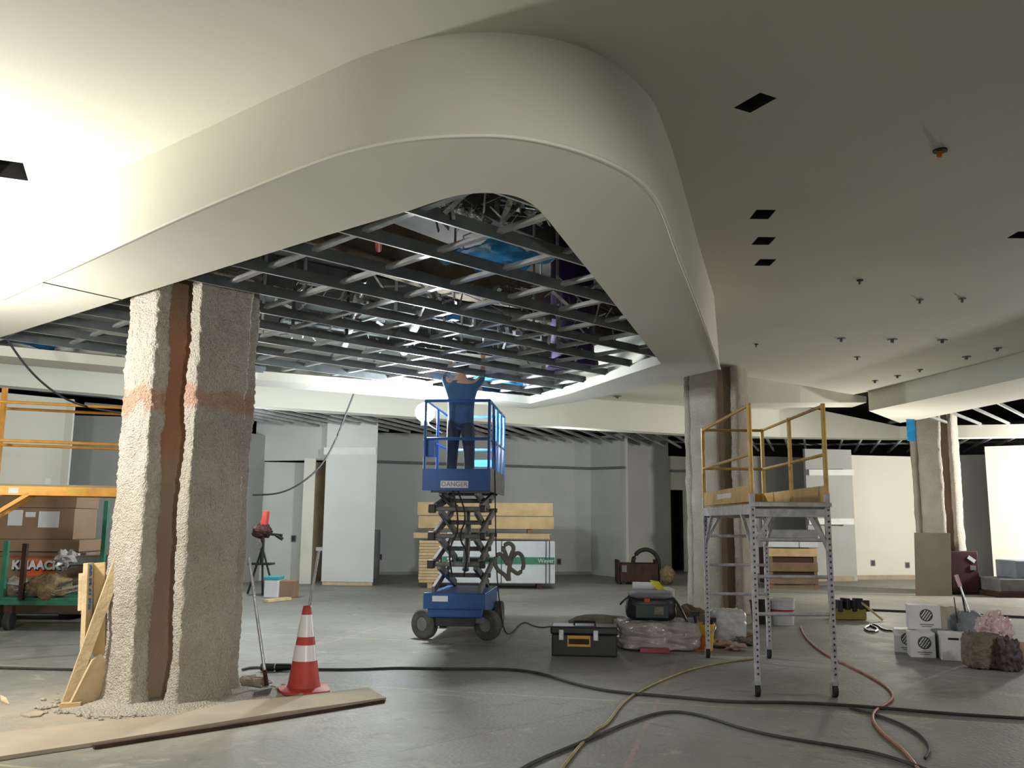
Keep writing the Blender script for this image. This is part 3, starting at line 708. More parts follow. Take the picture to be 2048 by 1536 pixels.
m = MB(); m.box((.20, .91, 2.360), (.44, .02, .10)); lp_('entry_chain_bar', m, M_blueb)
m = MB(); m.box((-.38, -.80, 2.440), (.16, .16, .22)); lp_('control_box', m, M_bluep, bevel=.01)
# bright work lamp clamped on the lift's rail
t = thing('work_lamp', 'dazzling white work lamp clamped on the lift rail beside the worker', 'lamp', TL @ Vector((-.42, .35, 3.06)))
a = TL @ Vector((-.60, .30, 3.09))
part('lamp_stem', MB().cyl(a + Vector((-.05, -.05, -.20)), TL @ Vector((-.42, .32, 2.75)), .014, n=8), M_black, t)
d = Vector((-.16, -1, .02)).normalized(); q = d.to_track_quat('Z', 'Y').to_matrix()
lc = a + Vector((-.06, -.05, -.04))
part('lamp_globe', MB().lathe([(.14 * math.sin(math.pi * k / 12) + .0005, -.14 * math.cos(math.pi * k / 12)) for k in range(13)], lc, 24), M_lens, t, smooth=True)
part('lamp_cap', MB().cyl(lc + Vector((0, 0, -.20)), lc + Vector((0, 0, -.135)), .06, n=14), M_black, t)
# ------------------------------------------------------------------ worker on the lift (seen from behind, arms up into the grid)
def skinfig(name, verts, edges, mt, parent, sub=2):
    me = bpy.data.meshes.new(name); me.from_pydata([v[:3] for v in verts], edges, []); o = bpy.data.objects.new(name, me); me.materials.append(mt)
    link(o, parent)
    s_ = o.modifiers.new('skin', 'SKIN'); s_.use_smooth_shade = True
    for i, v in enumerate(verts):
        sv = me.skin_vertices[0].data[i]; r = v[3]; sv.radius = (r, r) if not isinstance(r, tuple) else r
    me.skin_vertices[0].data[0].use_root = True
    sb = o.modifiers.new('sub', 'SUBSURF'); sb.levels = sub; sb.render_levels = sub
    return o
pw = TL @ Vector((-.05, -.30, 1.975))
P = thing('person', 'worker in dark blue shirt and dark trousers on the lift, head above the grid', 'person', pw, LRZ)
# local frame: person faces +y (away)
body = [(0, 0, .93, (.12, .085)), (0, .0, 1.10, (.12, .085)), (0, .01, 1.27, (.14, .09)), (0, 0, 1.40, (.150, .095)), (0, -.01, 1.50, (.06, .06)), (0, .02, 1.57, (.06, .06)), (0, .03, 1.66, (.082, .095)), (0, .02, 1.73, (.05, .06)),
        (-.17, 0, 1.38, .055), (-.25, .11, 1.51, .046), (-.20, .24, 1.71, .034), (-.19, .26, 1.76, .03),
        (.17, 0, 1.38, .055), (.27, .10, 1.50, .046), (.26, .24, 1.69, .034), (.26, .26, 1.74, .03),
        (-.095, 0, .84, .088), (-.11, .02, .48, .062), (-.12, -.01, .10, .045), (-.12, .12, .04, .04),
        (.095, 0, .84, .088), (.12, .02, .48, .062), (.13, -.01, .10, .045), (.14, .12, .04, .04)]
ed = [(0, 1), (1, 2), (2, 3), (3, 4), (4, 5), (5, 6), (6, 7), (3, 8), (8, 9), (9, 10), (10, 11), (3, 12), (12, 13), (13, 14), (14, 15), (0, 16), (16, 17), (17, 18), (18, 19), (0, 20), (20, 21), (21, 22), (22, 23)]
skinfig('body', body, ed, M_skin, P)
shirt = [(0, 0, .74, (.185, .135)), (0, 0, .84, (.195, .145)), (0, 0, .98, (.195, .135)), (0, .01, 1.20, (.20, .13)), (0, 0, 1.345, (.17, .105)), (0, -.01, 1.45, (.075, .07)),
         (-.19, .02, 1.375, .068), (-.25, .11, 1.50, .056), (-.21, .20, 1.63, .045), (.19, .02, 1.375, .068), (.27, .10, 1.49, .056), (.25, .19, 1.61, .045)]
skinfig('shirt', shirt, [(0, 1), (1, 2), (2, 3), (3, 4), (4, 5), (4, 6), (6, 7), (7, 8), (4, 9), (9, 10), (10, 11)], M_shirt, P)
tr = [(0, 0, .96, (.17, .12)), (-.095, 0, .80, .112), (-.11, .02, .48, .086), (-.12, -.01, .11, .072), (.095, 0, .80, .112), (.12, .02, .48, .086), (.13, -.01, .11, .072)]
skinfig('trousers', tr, [(0, 1), (1, 2), (2, 3), (0, 4), (4, 5), (5, 6)], M_trou, P)
for sx in (-1, 1):
    x = .12 * sx
    part('boot', MB().blob((x, .05, .05), (.105, .30, .11), .03, 1, 14, 8, seed=sx, sq=3).blob((x, -.02, .12), (.11, .13, .16), .02, 1, 12, 6, flat=False), M_boot, P, world=False, smooth=True)
    # hand: palm and five fingers closed on the channel above
    hx, hy, hz = (-.19, .265, 1.77) if sx < 0 else (.26, .265, 1.75)
    hv = [(hx, hy, hz, .028), (hx, hy + .01, hz + .05, (.036, .016))]; he = [(0, 1)]
    for k in range(4):
        fx = hx + (k - 1.5) * .019; l_ = (.032, .037, .035, .028)[k]; n0 = len(hv)
        hv += [(fx, hy + .012, hz + .075, .0095), (fx, hy + .02, hz + .075 + l_, .0085), (fx, hy + .045, hz + .085 + l_, .0075)]; he += [(1, n0), (n0, n0 + 1), (n0 + 1, n0 + 2)]
    n0 = len(hv); hv += [(hx - sx * .040, hy + .02, hz + .035, .011), (hx - sx * .052, hy + .035, hz + .068, .009)]; he += [(0, n0), (n0, n0 + 1)]
    skinfig('hand', hv, he, M_skin, P, 1)
hd = MB().blob((0, .03, 1.685), (.175, .205, .20), .03, 2, 18, 12, flat=False); part('hair', hd, M_hair, P, world=False, smooth=True)
fc = MB().blob((0, .075, 1.645), (.15, .15, .22), .0, 1, 16, 12, flat=False).cyl((0, .148, 1.65), (0, .172, 1.632), .014, .018, 8); part('face', fc, M_skin, P, world=False, smooth=True)
for sx in (-1, 1): part('ear', MB().blob((sx * .092, .03, 1.65), (.02, .045, .065), 0, 1, 8, 6, flat=False), M_skin, P, world=False, smooth=True); part('eye', MB().blob((sx * .032, .146, 1.66), (.026, .014, .014), 0, 1, 8, 6, flat=False), M_white, P, world=False)
part('mouth', MB().box((0, .150, 1.60), (.05, .006, .010)), M_redd, P, world=False)
# ================================================================== WHEELED SCAFFOLD (right of the middle)
S = thing('wheeled_scaffold', 'silver wheeled scaffold tower with a yellow guardrail box', 'scaffold', (2.53, 9.25, 0))
A_, B_, C_, D_ = Vector((2.18, 8.12, 0)), Vector((2.86, 8.12, 0)), Vector((2.24, 10.38, 0)), Vector((2.93, 10.38, 0))
for p in (A_, B_, C_, D_):
    pz = p.copy(); pz.z = .13; tz = p.copy(); tz.z = 1.78
    part('upright', MB().bar(pz, tz, .048, .048), M_steelpaint, S, bevel=.008)
    holes_ = MB()
    for k in range(30): z = .2 + k * .051; holes_.box((p.x, p.y - .025, z), (.012, .004, .018))
    o = part('peg_holes', holes_, M_black, S); o['kind'] = 'stuff'
    cs = part('caster', MB().box((p.x, p.y, .12), (.05, .05, .03)).box((p.x - .026, p.y + .03, .07), (.006, .05, .10)).box((p.x + .026, p.y + .03, .07), (.006, .05, .10)), M_galv, S)
    part('caster_wheel', MB().cyl((p.x - .018, p.y + .03, .062), (p.x + .018, p.y + .03, .062), .062, n=18), M_rub, cs)
for a, c in ((A_, B_), (C_, D_)):
    for k in range(4):
        z = .71 + k * .325
        if z > 1.7: continue
        part('rung', MB().cyl(a + Vector((0, 0, z)), c + Vector((0, 0, z)), .017, n=10), M_steelpaint, S)
    part('end_frame_header', MB().bar(a + Vector((0, 0, 1.60)), c + Vector((0, 0, 1.60)), .04, .07), M_steelpaint, S)
for a, c in ((A_, B_), (C_, D_)):
    for s0, s1 in ((a, c), (c, a)):
        e = (s1 - s0).normalized(); part('gusset_brace', MB().bar(s0 + Vector((0, 0, 1.28)), s0 + e * .16 + Vector((0, 0, 1.57)), .03, .03), M_steelpaint, S)
for a, c in ((A_, C_), (B_, D_)): part('side_truss', MB().bar(a + Vector((0, 0, 1.63)), c + Vector((0, 0, 1.63)), .035, .09), M_steelpaint, S)
for a, c in ((A_, C_), (B_, D_)):
    e = (c - a).normalized()
    part('corner_brace', MB().bar(a + Vector((0, 0, 1.25)), a + e * .42 + Vector((0, 0, 1.6)), .03, .03), M_steelpaint, S); part('corner_brace', MB().bar(c + Vector((0, 0, 1.25)), c - e * .42 + Vector((0, 0, 1.6)), .03, .03), M_steelpaint, S)
part('platform_board', MB().box((2.55, 9.25, 1.685), (.64, 2.3, .03)), M_ply, S)
part('platform_edge', MB().box((2.52, 8.10, 1.675), (.74, .03, .035)), M_alu, S)
top = 2.60
pp = {k: v for k, v in zip('abcd', (A_, B_, C_, D_))}
mid = (B_ + D_) / 2
for p in (A_, B_, C_, D_, mid): part('guard_post', MB().cyl(Vector((p.x, p.y, 1.66)), Vector((p.x, p.y, top)), .022, n=10), M_yel, S)
for z in (2.13, 2.58):
    for a, c in ((A_, C_), (C_, D_), (B_, D_)): part('guard_rail', MB().cyl(a + Vector((0, 0, z)), c + Vector((0, 0, z)), .016, n=8), M_yel, S)
part('toe_board', MB().bar(C_ + Vector((0, 0, 1.775)), D_ + Vector((0, 0, 1.775)), .02, .15), M_yel, S); part('toe_board', MB().bar(B_ + Vector((0, 0, 1.775)), D_ + Vector((0, 0, 1.775)), .02, .15), M_yel, S)
tb = part('toe_board', MB().bar(A_ + Vector((0, 0, 1.775)), C_ + Vector((0, 0, 1.775)), .02, .15), M_yel, S)
part('sticker', MB().bar(A_.lerp(C_, .35) + Vector((-.012, 0, 1.78)), A_.lerp(C_, .65) + Vector((-.012, 0, 1.78)), .004, .05), M_white, tb)
# ------------------------------------------------------------------ orange scaffold at the left edge
S2 = thing('orange_scaffold', 'orange painted scaffold at the left edge, half hidden by the big column', 'scaffold', (-5.1, 10.4, 0))
fa, fb = Vector((-5.86, 10.0, 0)), Vector((-4.05, 10.75, 0)); nn = (fb - fa).normalized(); nv = Vector((-nn.y, nn.x, 0)) * .72
for p in (fa, fb, fa + nv, fb + nv): part('upright', MB().bar(p + Vector((0, 0, .12)), p + Vector((0, 0, 3.05 if p is fa or p is fb or 1 else 2)), .05, .05), M_oran, S2); part('caster', MB().cyl(p + Vector((-.02, 0, .06)), p + Vector((.02, 0, .06)), .06, n=16), M_rub, S2)
for off in (Vector(), nv):
    for z in (2.36, 2.80): part('guard_rail', MB().cyl(fa + off + Vector((0, 0, z)), fb + off + Vector((0, 0, z)), .017, n=8), M_oran, S2)
    tr_ = part('side_beam', MB().bar(fa + off + Vector((0, 0, 1.80)), fb + off + Vector((0, 0, 1.80)), .04, .10), M_oran, S2)
    if off.length == 0:
        q = nn * .9
        for f0, f1, mm in ((.42, .52, M_yb), (.72, .9, M_paper), (.12, .17, M_paper)): part('sticker', MB().bar(fa.lerp(fb, f0) + Vector((0, -.022, 1.80)) , fa.lerp(fb, f1) + Vector((0, -.022, 1.80)), .004, .06), mm, tr_)
    part('brace', MB().bar(fa.lerp(fb, 0) + off + Vector((0, 0, 1.46)), fa.lerp(fb, .22) + off + Vector((0, 0, 1.77)), .04, .04), M_oran, S2)
for p, e in ((fa, 1), (fb, 1)):
    for z in (.5, .85, 1.2, 1.55): part('rung', MB().cyl(p + Vector((0, 0, z)), p + nv + Vector((0, 0, z)), .015, n=8), M_oran, S2)
part('platform_board', MB().prism([fa, fb, fb + nv, fa + nv], 1.85, 1.875), M_ply, S2)
# ================================================================== GANG BOX, CARTONS, CART (left)
def boxpx(name, x0, y0, x1, y1, depth, dy, mt, label=None, cat=None, group=None, parent=None, rz=0, bevel=.01, z0=None):
    a = aty(x0, y1, depth); c = aty(x1, y0, depth); zb = a.z if z0 is None else z0
    cx = (a.x + c.x) / 2; mb = MB(); mb.box((0, dy / 2, (c.z - zb) / 2), (c.x - a.x, dy, c.z - zb))
    rm = Matrix.Rotation(rz, 3, 'Z'); mb.v = [rm @ v + Vector((cx, depth, zb)) for v in mb.v]
    if label: return single(name, mb, mt, label, cat, group, bevel=bevel)
    return part(name, mb, mt, parent, bevel=bevel)
gb = thing('gang_box', 'brown steel tool chest with an orange label under the cartons at left', 'tool chest', (-8, 14, 0))
g0 = aty(-80, 1100, 13.6); g1 = aty(172, 1103, 13.6)
part('chest_body', MB().box(((g0.x + g1.x) / 2, 14.0, .50), (g1.x - g0.x, .8, .84)), M_card, gb, bevel=.02)
part('chest_lid', MB().box(((g0.x + g1.x) / 2, 14.0, .955), (g1.x - g0.x + .04, .84, .07)), M_crate, gb, bevel=.015)
for xx in (g0.x + .3, g1.x - .3): part('skid', MB().box((xx, 14.0, .04), (.12, .7, .08)), M_rust, gb)
a = aty(38, 1152, 13.59); c = aty(113, 1119, 13.59)
lab = part('brand_label', MB().box(((a.x + c.x) / 2, 13.595, (a.z + c.z) / 2), (c.x - a.x, .012, c.z - a.z)), M_or, gb)
a2 = aty(14, 1112, 13.59); c2_ = aty(118, 1106, 13.59)
part('red_stripe', MB().box(((a2.x + c2_.x) / 2, 13.595, a2.z), (c2_.x - a2.x, .01, .035)), M_red, gb)
p = aty(72, 1131, 13.58); text('brand_shadow', 'KNAACK', M_black, lab, face_mtx((p.x + .012, 13.584, p.z - .014), (0, -1, 0), off=0), .175, bold=.010)
tt = text('brand_lettering', 'KNAACK', M_paper, lab, face_mtx((p.x, 13.578, p.z), (0, -1, 0), off=.0), .175, bold=.008)
def cz(y, d=13.6): return aty(80, y, d).z
z1 = .995
cart_specs = [(-70, 164, 0, z1, z1 + .18, 'long flat brown carton lying on the tool chest'), (-90, 148, 0, z1 + .18, cz(1016), 'large brown carton with papers taped on, on the flat carton'), (-90, 150, 0, cz(1016), cz(988), 'shallow brown carton on top of the stack at left')]
for i, (x0, x1, _, za, zb, lb) in enumerate(cart_specs):
    a = aty(x0, 1050, 13.6).x; c = aty(x1, 1050, 13.6).x
    cb = thing('carton', lb, 'box', ((a + c) / 2, 13.95, za), 0, 'brown cartons on the tool chest')
    part('carton_body', MB().box(((a + c) / 2, 13.97, (za + zb) / 2), (c - a, .74 if i else .8, zb - za - .004)), M_card, cb, bevel=.008)
    part('tape', MB().box(((a + c) / 2, 13.97, zb - .003), (.07, .742 if i else .8, .004)), M_card2, cb)
    if i == 1:
        for (u0, v0, u1, v1) in ((14, 1020, 46, 1051), (50, 1024, 71, 1034), (75, 1023, 119, 1055)):
            q0 = aty(u0, v1, 13.59); q1 = aty(u1, v0, 13.59); part('paper', MB().box(((q0.x + q1.x) / 2, 13.597, (q0.z + q1.z) / 2), (q1.x - q0.x, .004, q1.z - q0.z)), M_paper, cb)
# green cart with studs and bags
ct = thing('green_cart', 'low green platform cart loaded with steel channels and bags', 'cart', (-6.2, 12.6, 0))
cz0 = .40
part('cart_deck', MB().box((-6.35, 12.85, cz0), (2.4, .9, .05)), M_green, ct, bevel=.01)
for px, y, z1_, mt in ((8, 12.5, 1.18, M_green), (46, 12.35, 1.15, M_rust), (203, 13.1, 1.75, M_green)):
    x = aty(px, 1150, y).x; part('stake', MB().bar((x, y, cz0), (x, y, z1_), .06, .06), mt, ct)
for x, y in ((-7.0, 12.5), (-6.75, 12.35), (-5.3, 12.5), (-5.3, 13.2)):
    c_ = part('caster', MB().box((x, y, .27), (.09, .10, .10)), M_rust, ct)
    part('caster_wheel', MB().cyl((x - .03, y, .125), (x + .03, y, .125), .125, n=20), M_rub, c_)
o = part('bumper', MB().box((-6.35, 12.38, .36), (2.4, .03, .06)), M_green, ct)
random.seed(5)
def wpx(px, py, d): return aty(px, py, d)
for i in range(16):
    x0, x1 = random.uniform(-10, 100), random.uniform(110, 182); d = 12.38 + random.random() * .3
    a = wpx(x0, random.uniform(1165, 1196), d); c = wpx(x1, random.uniform(1158, 1192), d); mb = MB(); mb.bar(a, c, .035, .01); mb.bar(a + Vector((0, .018, .01)), c + Vector((0, .018, .01)), .004, .03)
    single('steel_channel', mb, [M_galv, M_galv, M_galvd][i % 3], 'short steel channel offcut in the tangle on the green cart', 'metal offcut', 'channel offcuts on the green cart')
a = wpx(84, 1200, 12.35); single('burlap_bundle', MB().blob((a.x, 12.5, .56), (.60, .34, .34), .2, 1.6, 26, 16, seed=3), M_burl, 'rolled burlap bundle on the green cart', 'bundle', smooth=True)
a = wpx(12, 1200, 12.6); single('cloth_heap', MB().blob((a.x, 12.75, .54), (.45, .34, .26), .2, 2, 20, 12, seed=9), M_sack, 'dark cloth heap at the left edge on the green cart', 'cloth', smooth=True)
# grey beam wrapped in plastic across the chest end
mb = MB(); a = wpx(128, 1122, 13.2); c = wpx(262, 1118, 13.4); mb.bar(a, c, .35, .14); 
single('wrapped_bundle', mb, M_galvd, 'dark bundle of wrapped track resting between cart stake and column', 'bundle', bevel=.02)
single('plastic_crumple', MB().blob(a + Vector((.08, -.05, .03)), (.32, .4, .24), .35, 2.2, 18, 12, flat=False, seed=4), M_clear, 'crumpled clear plastic on the end of the wrapped bundle', 'plastic', smooth=False)
for px, y, w_, h_, mt, lb in ((160, 14.2, .8, .95, M_grey, 'grey crate standing in the shade right of the tool chest'),):
    boxpx('grey_crate', 172, 1128, 268, 1230, 13.9, .7, mt, lb, 'crate', z0=0)
# ================================================================== WOODEN POST STAND
W = thing('timber_stand', 'timber post stand with diagonal brace, blue letters down its face', 'timber stand', (-3.75, 7.7, 0))
dp = 7.62
def q_(px, py, d=dp): return aty(px, py, d)
ft = q_(172, 1395); tp = q_(180, 1126)
bx = ft.x; tx = tp.x; tz = tp.z
st_a, st_b = Vector((bx - .02, dp, .02)), Vector((tx - .01, dp, tz))
part('stud', MB().bar(st_a, st_b, .115, .04), M_lum2, W, bevel=.003)
part('stud', MB().bar(st_a + Vector((.07, .08, .35)), st_b + Vector((.062, .07, .0)), .04, .09), M_lum, W, bevel=.003)
a = q_(160, 1147); c = q_(158, 1222); part('block', MB().bar(Vector((a.x, dp + .05, a.z)), Vector((c.x, dp + .05, c.z)), .07, .04), M_lum2, W, bevel=.003)
a = q_(243, 1108, 7.62); part('diagonal_brace', MB().bar(Vector((q_(140, 1400, 7.5).x, 7.46, .03)), Vector((a.x, 7.62, a.z)), .045, .088, 0), M_lum2, W, bevel=.003)
g = [q_(150, 1405, 7.55), q_(205, 1385, 7.55), q_(205, 1368, 7.55), q_(187, 1320, 7.55)]
gy = 7.52
mb = MB(); pts = [Vector((q_(148, 1400, gy).x, gy - .1, 0.02)), Vector((q_(208, 1380, gy).x, gy + .25, .02)), Vector((q_(206, 1380, gy).x, gy + .22, .14)), Vector((q_(190, 1325, gy).x, gy + .07, .40)), Vector((q_(180, 1340, gy).x, gy, .36))]
n_ = len(pts); mb.add(pts + [v + Vector((.02, .02, 0)) + Vector((0, -.03, 0)) for v in pts], [tuple(range(n_)), tuple(range(n_, 2 * n_))[::-1]] + [(i, (i + 1) % n_, n_ + (i + 1) % n_, n_ + i) for i in range(n_)])
part('plywood_gusset', mb, M_lum2, W)
a = q_(134, 1406, 7.4); part('foot_block', MB().bar(Vector((a.x - .06, 7.42, .022)), Vector((a.x + .09, 7.46, .022)), .09, .042), M_lum, W, bevel=.003)
part('foot_board', MB().bar(Vector((a.x - .0, 7.45, .02)), Vector((a.x + .3, 7.95, .02)), .09, .038), M_lum2, W, bevel=.003)
vd = (st_b - st_a).normalized()
cpos = q_(178, 1175, dp - .03); 
for i, ch in enumerate('PREMIER'):
    yy = 1135 + i * 13.2; pc = st_a.lerp(st_b, (aty(178, yy, dp).z - st_a.z) / (st_b.z - st_a.z))
    tx_ = text('letter', ch, M_letb, W, face_mtx(pc + Vector((.0, -.021, 0)), (0, -1, 0), upv=vd, rot=R(-90), off=.002), .098, bold=.004)
# ================================================================== PLYWOOD / CARDBOARD STRIP ON THE FLOOR
mb = MB(); pts = [atz(*p) for p in [(-40, 1478), (180, 1452), (345, 1436), (480, 1408), (610, 1397), (735, 1381), (772, 1402), (560, 1432), (190, 1493), (-40, 1528)]]
mb.prism(pts, 0.002, .028); sb = single('floor_board', mb, M_card2, 'long tan board strip lying on the floor below the front column', 'board')
mb = MB(); 
for a, c in ((0, 1), (1, 2)): 
    e0, e1 = [atz(*p) for p in [(190, 1497), (480, 1452), (768, 1404)]][a], [atz(*p) for p in [(190, 1497), (480, 1452), (768, 1404)]][c]
    mb.bar(e0 + Vector((0, -.02, .014)), e1 + Vector((0, -.02, .014)), .035, .026)
single('dark_batten', mb, M_rust, 'thin dark brown batten along the front edge of the tan board', 'batten')
mb = MB(); mb.prism([atz(*p) for p in [(40, 1432), (75, 1424), (93, 1424), (80, 1434), (60, 1436)]], .002, .012); single('card_scrap', mb, M_card2, 'small tan scrap on the floor by the timber stand', 'scrap')
mb = MB(); mb.prism([atz(*p) for p in [(0, 1392), (12, 1398), (18, 1410), (2, 1404)]], .002, .012); single('card_scrap', mb, M_lum2, 'wood scrap on the floor at the left edge', 'scrap')
mb = MB(); mb.blob(atz(500, 1376) + Vector((0, 0, .05)), (.30, .2, .1), .3, 2, 16, 8, seed=2); single('crumpled_paper', mb, M_card2, 'crumpled brown paper beside the foot of the front column', 'paper')
# ================================================================== TRAFFIC CONE + STICK + SCRAPER
cc = atz(606, 1384); cc = Vector((-1.80, 8.12, .028)) if False else Vector((cc.x, cc.y + .02, .0))
base_z = .0
K = thing('traffic_cone', 'red traffic cone with two white reflective collars', 'traffic cone', cc)
hh = .74
def rad(z): return .15 - (.15 - .034) * (z / hh)
part('cone_body', MB().lathe([(rad(0), .03), (rad(.05) , .06)] + [(rad(z), z) for z in (.1, .3, .5, .7)] + [(rad(hh), hh), (rad(hh) - .008, hh), (.02, hh - .02)], cc, 32, None, False), M_red, K, smooth=True)
bs = MB(); N = 36; vs = []; 
for ring, (s_, z) in enumerate([(.215, .006), (.215, .028), (.15, .045)]):
    for i in range(N):
        t_ = 2 * math.pi * i / N; x, y = math.cos(t_), math.sin(t_); k = (abs(x) ** 5 + abs(y) ** 5) ** (-.2) if ring < 2 else 1.02
        wv = .012 * math.sin(2 * t_ + .8) if ring < 2 else 0
        vs.append(cc + Matrix.Rotation(.35, 3, 'Z') @ Vector((x * k * s_, y * k * s_, z + max(0, wv))))
fs = [tuple(range(N))[::-1]]
for r_ in range(2):
    for i in range(N): j = (i + 1) % N; fs.append((r_ * N + i, r_ * N + j, (r_ + 1) * N + j, (r_ + 1) * N + i))
fs.append(tuple(range(2 * N, 3 * N))); bs.add(vs, fs); part('cone_base', bs, M_red, K)
for z0_, z1_ in ((.27, .405), (.475, .665)):
    part('reflective_collar', MB().lathe([(rad(z0_) + .003, z0_), (rad(z1_) + .003, z1_)], cc, 32, None, False), M_refl, K, smooth=True)
a = cc + Vector((.005, 0, hh - .12)); c = aty(638, 1098, cc.y + .02)
t = thing('broom_stick', 'pale stick poking out of the top of the traffic cone', 'stick', a)
part('stick', MB().cyl(a, c, .014, n=10), M_alu, t); part('stick_cap', MB().box(c, (.055, .05, .03), .3), M_white, t)
t = thing('floor_scraper', 'long-handled floor scraper leaning on the front column', 'scraper', atz(540, 1390))
a = atz(533, 1384) + Vector((0, 0, .05)); c = aty(498, 1115, 8.35)
part('handle', MB().cyl(a, c, .014, n=10), M_alu, t); part('ferrule', MB().cyl(a, a.lerp(c, .12), .019, n=10), M_rust, t)
e0, e1 = atz(506, 1399), atz(541, 1392); part('blade', MB().bar(e0 + Vector((0, .0, .035)), e1 + Vector((0, .0, .04)), .006, .075, .5), M_grey, t)
# ================================================================== MID-LEFT: drill stand, cooler, carton
t = thing('pipe_threader', 'red and black pipe machine on a tripod stand behind the front column', 'machine', aty(520, 1190, 18.3))
def mp(px, py, d=18.3): return aty(px, py, d)
b0 = mp(520, 1190); 
for dx, dy in ((-.28, .1), (.25, .15), (.12, -.25)): part('leg', MB().cyl((b0.x + dx * 1.0, 18.3 + dy, 0.02), (b0.x, 18.3, .95), .022, n=8), M_black, t)
part('shelf', MB().box((b0.x, 18.3, .62), (.46, .34, .04)), M_black, t); z = mp(520, 1070).z
part('column_tube', MB().cyl((b0.x, 18.3, .6), (b0.x, 18.3, z), .04, n=10), M_black, t)
part('machine_head', MB().blob((b0.x - .02, 18.3, z + .08), (.42, .32, .30), .2, 1.5, 16, 10, flat=False, seed=6), M_redd, t); part('motor', MB().cyl((b0.x + .0, 18.3, z + .15), (b0.x + .05, 18.3, z + .48), .09, .06, 12), M_red, t)
part('feed_arm', MB().bar((b0.x, 18.25, z + .03), (mp(567, 1070).x, 18.2, z), .05, .05), M_black, t); part('arm_grip', MB().cyl((mp(555, 1070).x, 18.2, z), (mp(568, 1075).x, 18.2, z - .08), .035, n=8), M_black, t)
part('dial', MB().cyl((b0.x - .05, 18.05, z - .2), (b0.x - .05, 18.1, z - .2), .1, n=14), M_mesh, t)
cb = thing('cooler', 'white cooler box with a teal lid near the drywall box', 'cooler', atz(541, 1196))
x0, x1 = atz(526, 1196).x, atz(556, 1196).x; yy = atz(541, 1196).y
part('cooler_body', MB().box(((x0 + x1) / 2, yy + .2, .17), (x1 - x0, .4, .34)), M_white, cb, bevel=.02); part('cooler_lid', MB().box(((x0 + x1) / 2, yy + .2, .37), (x1 - x0 + .02, .42, .07)), mat('teal_plastic', (.05, .42, .45), .5), cb, bevel=.015)
boxpx('small_carton', 558, 1162, 590, 1196, yy + .1, .35, M_card, 'small brown carton beside the teal-lidded cooler', 'box', z0=0)
single('wood_offcut', MB().bar(atz(530, 1205) + Vector((0, 0, .03)), atz(577, 1200) + Vector((0, 0, .03)), .14, .05), M_lum2, 'wood offcut on the floor in front of the cooler', 'wood')
boxpx('equipment_case', 738, 1060, 756, 1148, 23.6, .5, M_grey, 'dark upright case behind the tall drywall box', 'case', z0=0)
# ================================================================== LUMBER STACK
LS = 20.6
xs = lambda px: aty(px, 1100, LS).x
zz = lambda py: aty(1000, py, LS).z
x0, x1 = xs(838), xs(1110)
zt = zz(1082)
t = thing('wrapped_board_unit', 'white wrapped board unit with a dark green band on timber skids', 'board stack', (1, LS, 0))
for xx in (x1 - .35, (x0 + x1) / 2): part('skid', MB().box((xx, LS + .6, .06), (.12, 1.2, .12)), M_rust, t)
xm = xs(884)
part('wrapped_body', MB().box(((xm + x1) / 2, LS + .6, (.12 + zt) / 2), (x1 - xm, 1.2, zt - .12)), M_wrap, t, bevel=.02)
zg = zz(1121)
bnd = part('green_band', MB().box(((xm + x1) / 2, LS - .006, zg), (x1 - xm - .02, .012, .16)), M_green, t)
for px in (1003, 1092, 1099): part('strap', MB().box((xs(px), LS - .008, (.12 + zt) / 2), (.02, .012, zt - .1)), M_black, t)
text('band_lettering', 'Weyer', M_paper, bnd, face_mtx((xs(1092), LS - .014, zg), (0, -1, 0)), .13)
t = thing('plywood_unit', 'unit of stacked plywood sheets at the left end of the wrapped boards', 'plywood stack', (x0, LS, 0), 0)
nz_ = 14
for i in range(nz_):
    za = .12 + (zt - .12) * i / nz_; part('plywood_sheet', MB().box(((x0 + xm) / 2 - .01 + random.uniform(-.008, .008), LS + .6 + random.uniform(-.01, .01), za + (zt - .12) / nz_ / 2), (xm - x0 - .03, 1.2, (zt - .12) / nz_ - .008)), M_lum2 if i % 2 else M_lum, t)
part('skid', MB().box(((x0 + xm) / 2, LS + .6, .06), (.12, 1.1, .12)), M_lum, t)
t = thing('lumber_pack', 'pack of long yellow boards lying across the wrapped units', 'lumber stack', (0, LS, zt))
rows = [(1078, 1066, xs(828), xs(1102)), (1058, 1033, xs(835), xs(1107)), (1032, 1005, xs(832), xs(1105))]
for ya, yb, xa, xb in rows:
    za, zb = max(zz(ya), zt), zz(yb)
    nb = 5 if za > zt + .05 else 3
    for k in range(nb):
        wdt = 1.1 / nb
        part('board', MB().box(((xa + xb) / 2 + random.uniform(-.03, .03), LS + .05 + wdt * (k + .5), (za + zb) / 2), (xb - xa, wdt - .012, zb - za - .012)), M_lum if k % 2 == 0 else M_lum2, t)
for px in (860, 960, 1060): part('spacer', MB().box((xs(px), LS + .6, (zz(1066) + zz(1058)) / 2), (.12, 1.0, max(.05, zz(1058) - zz(1066)))), M_crate, t)
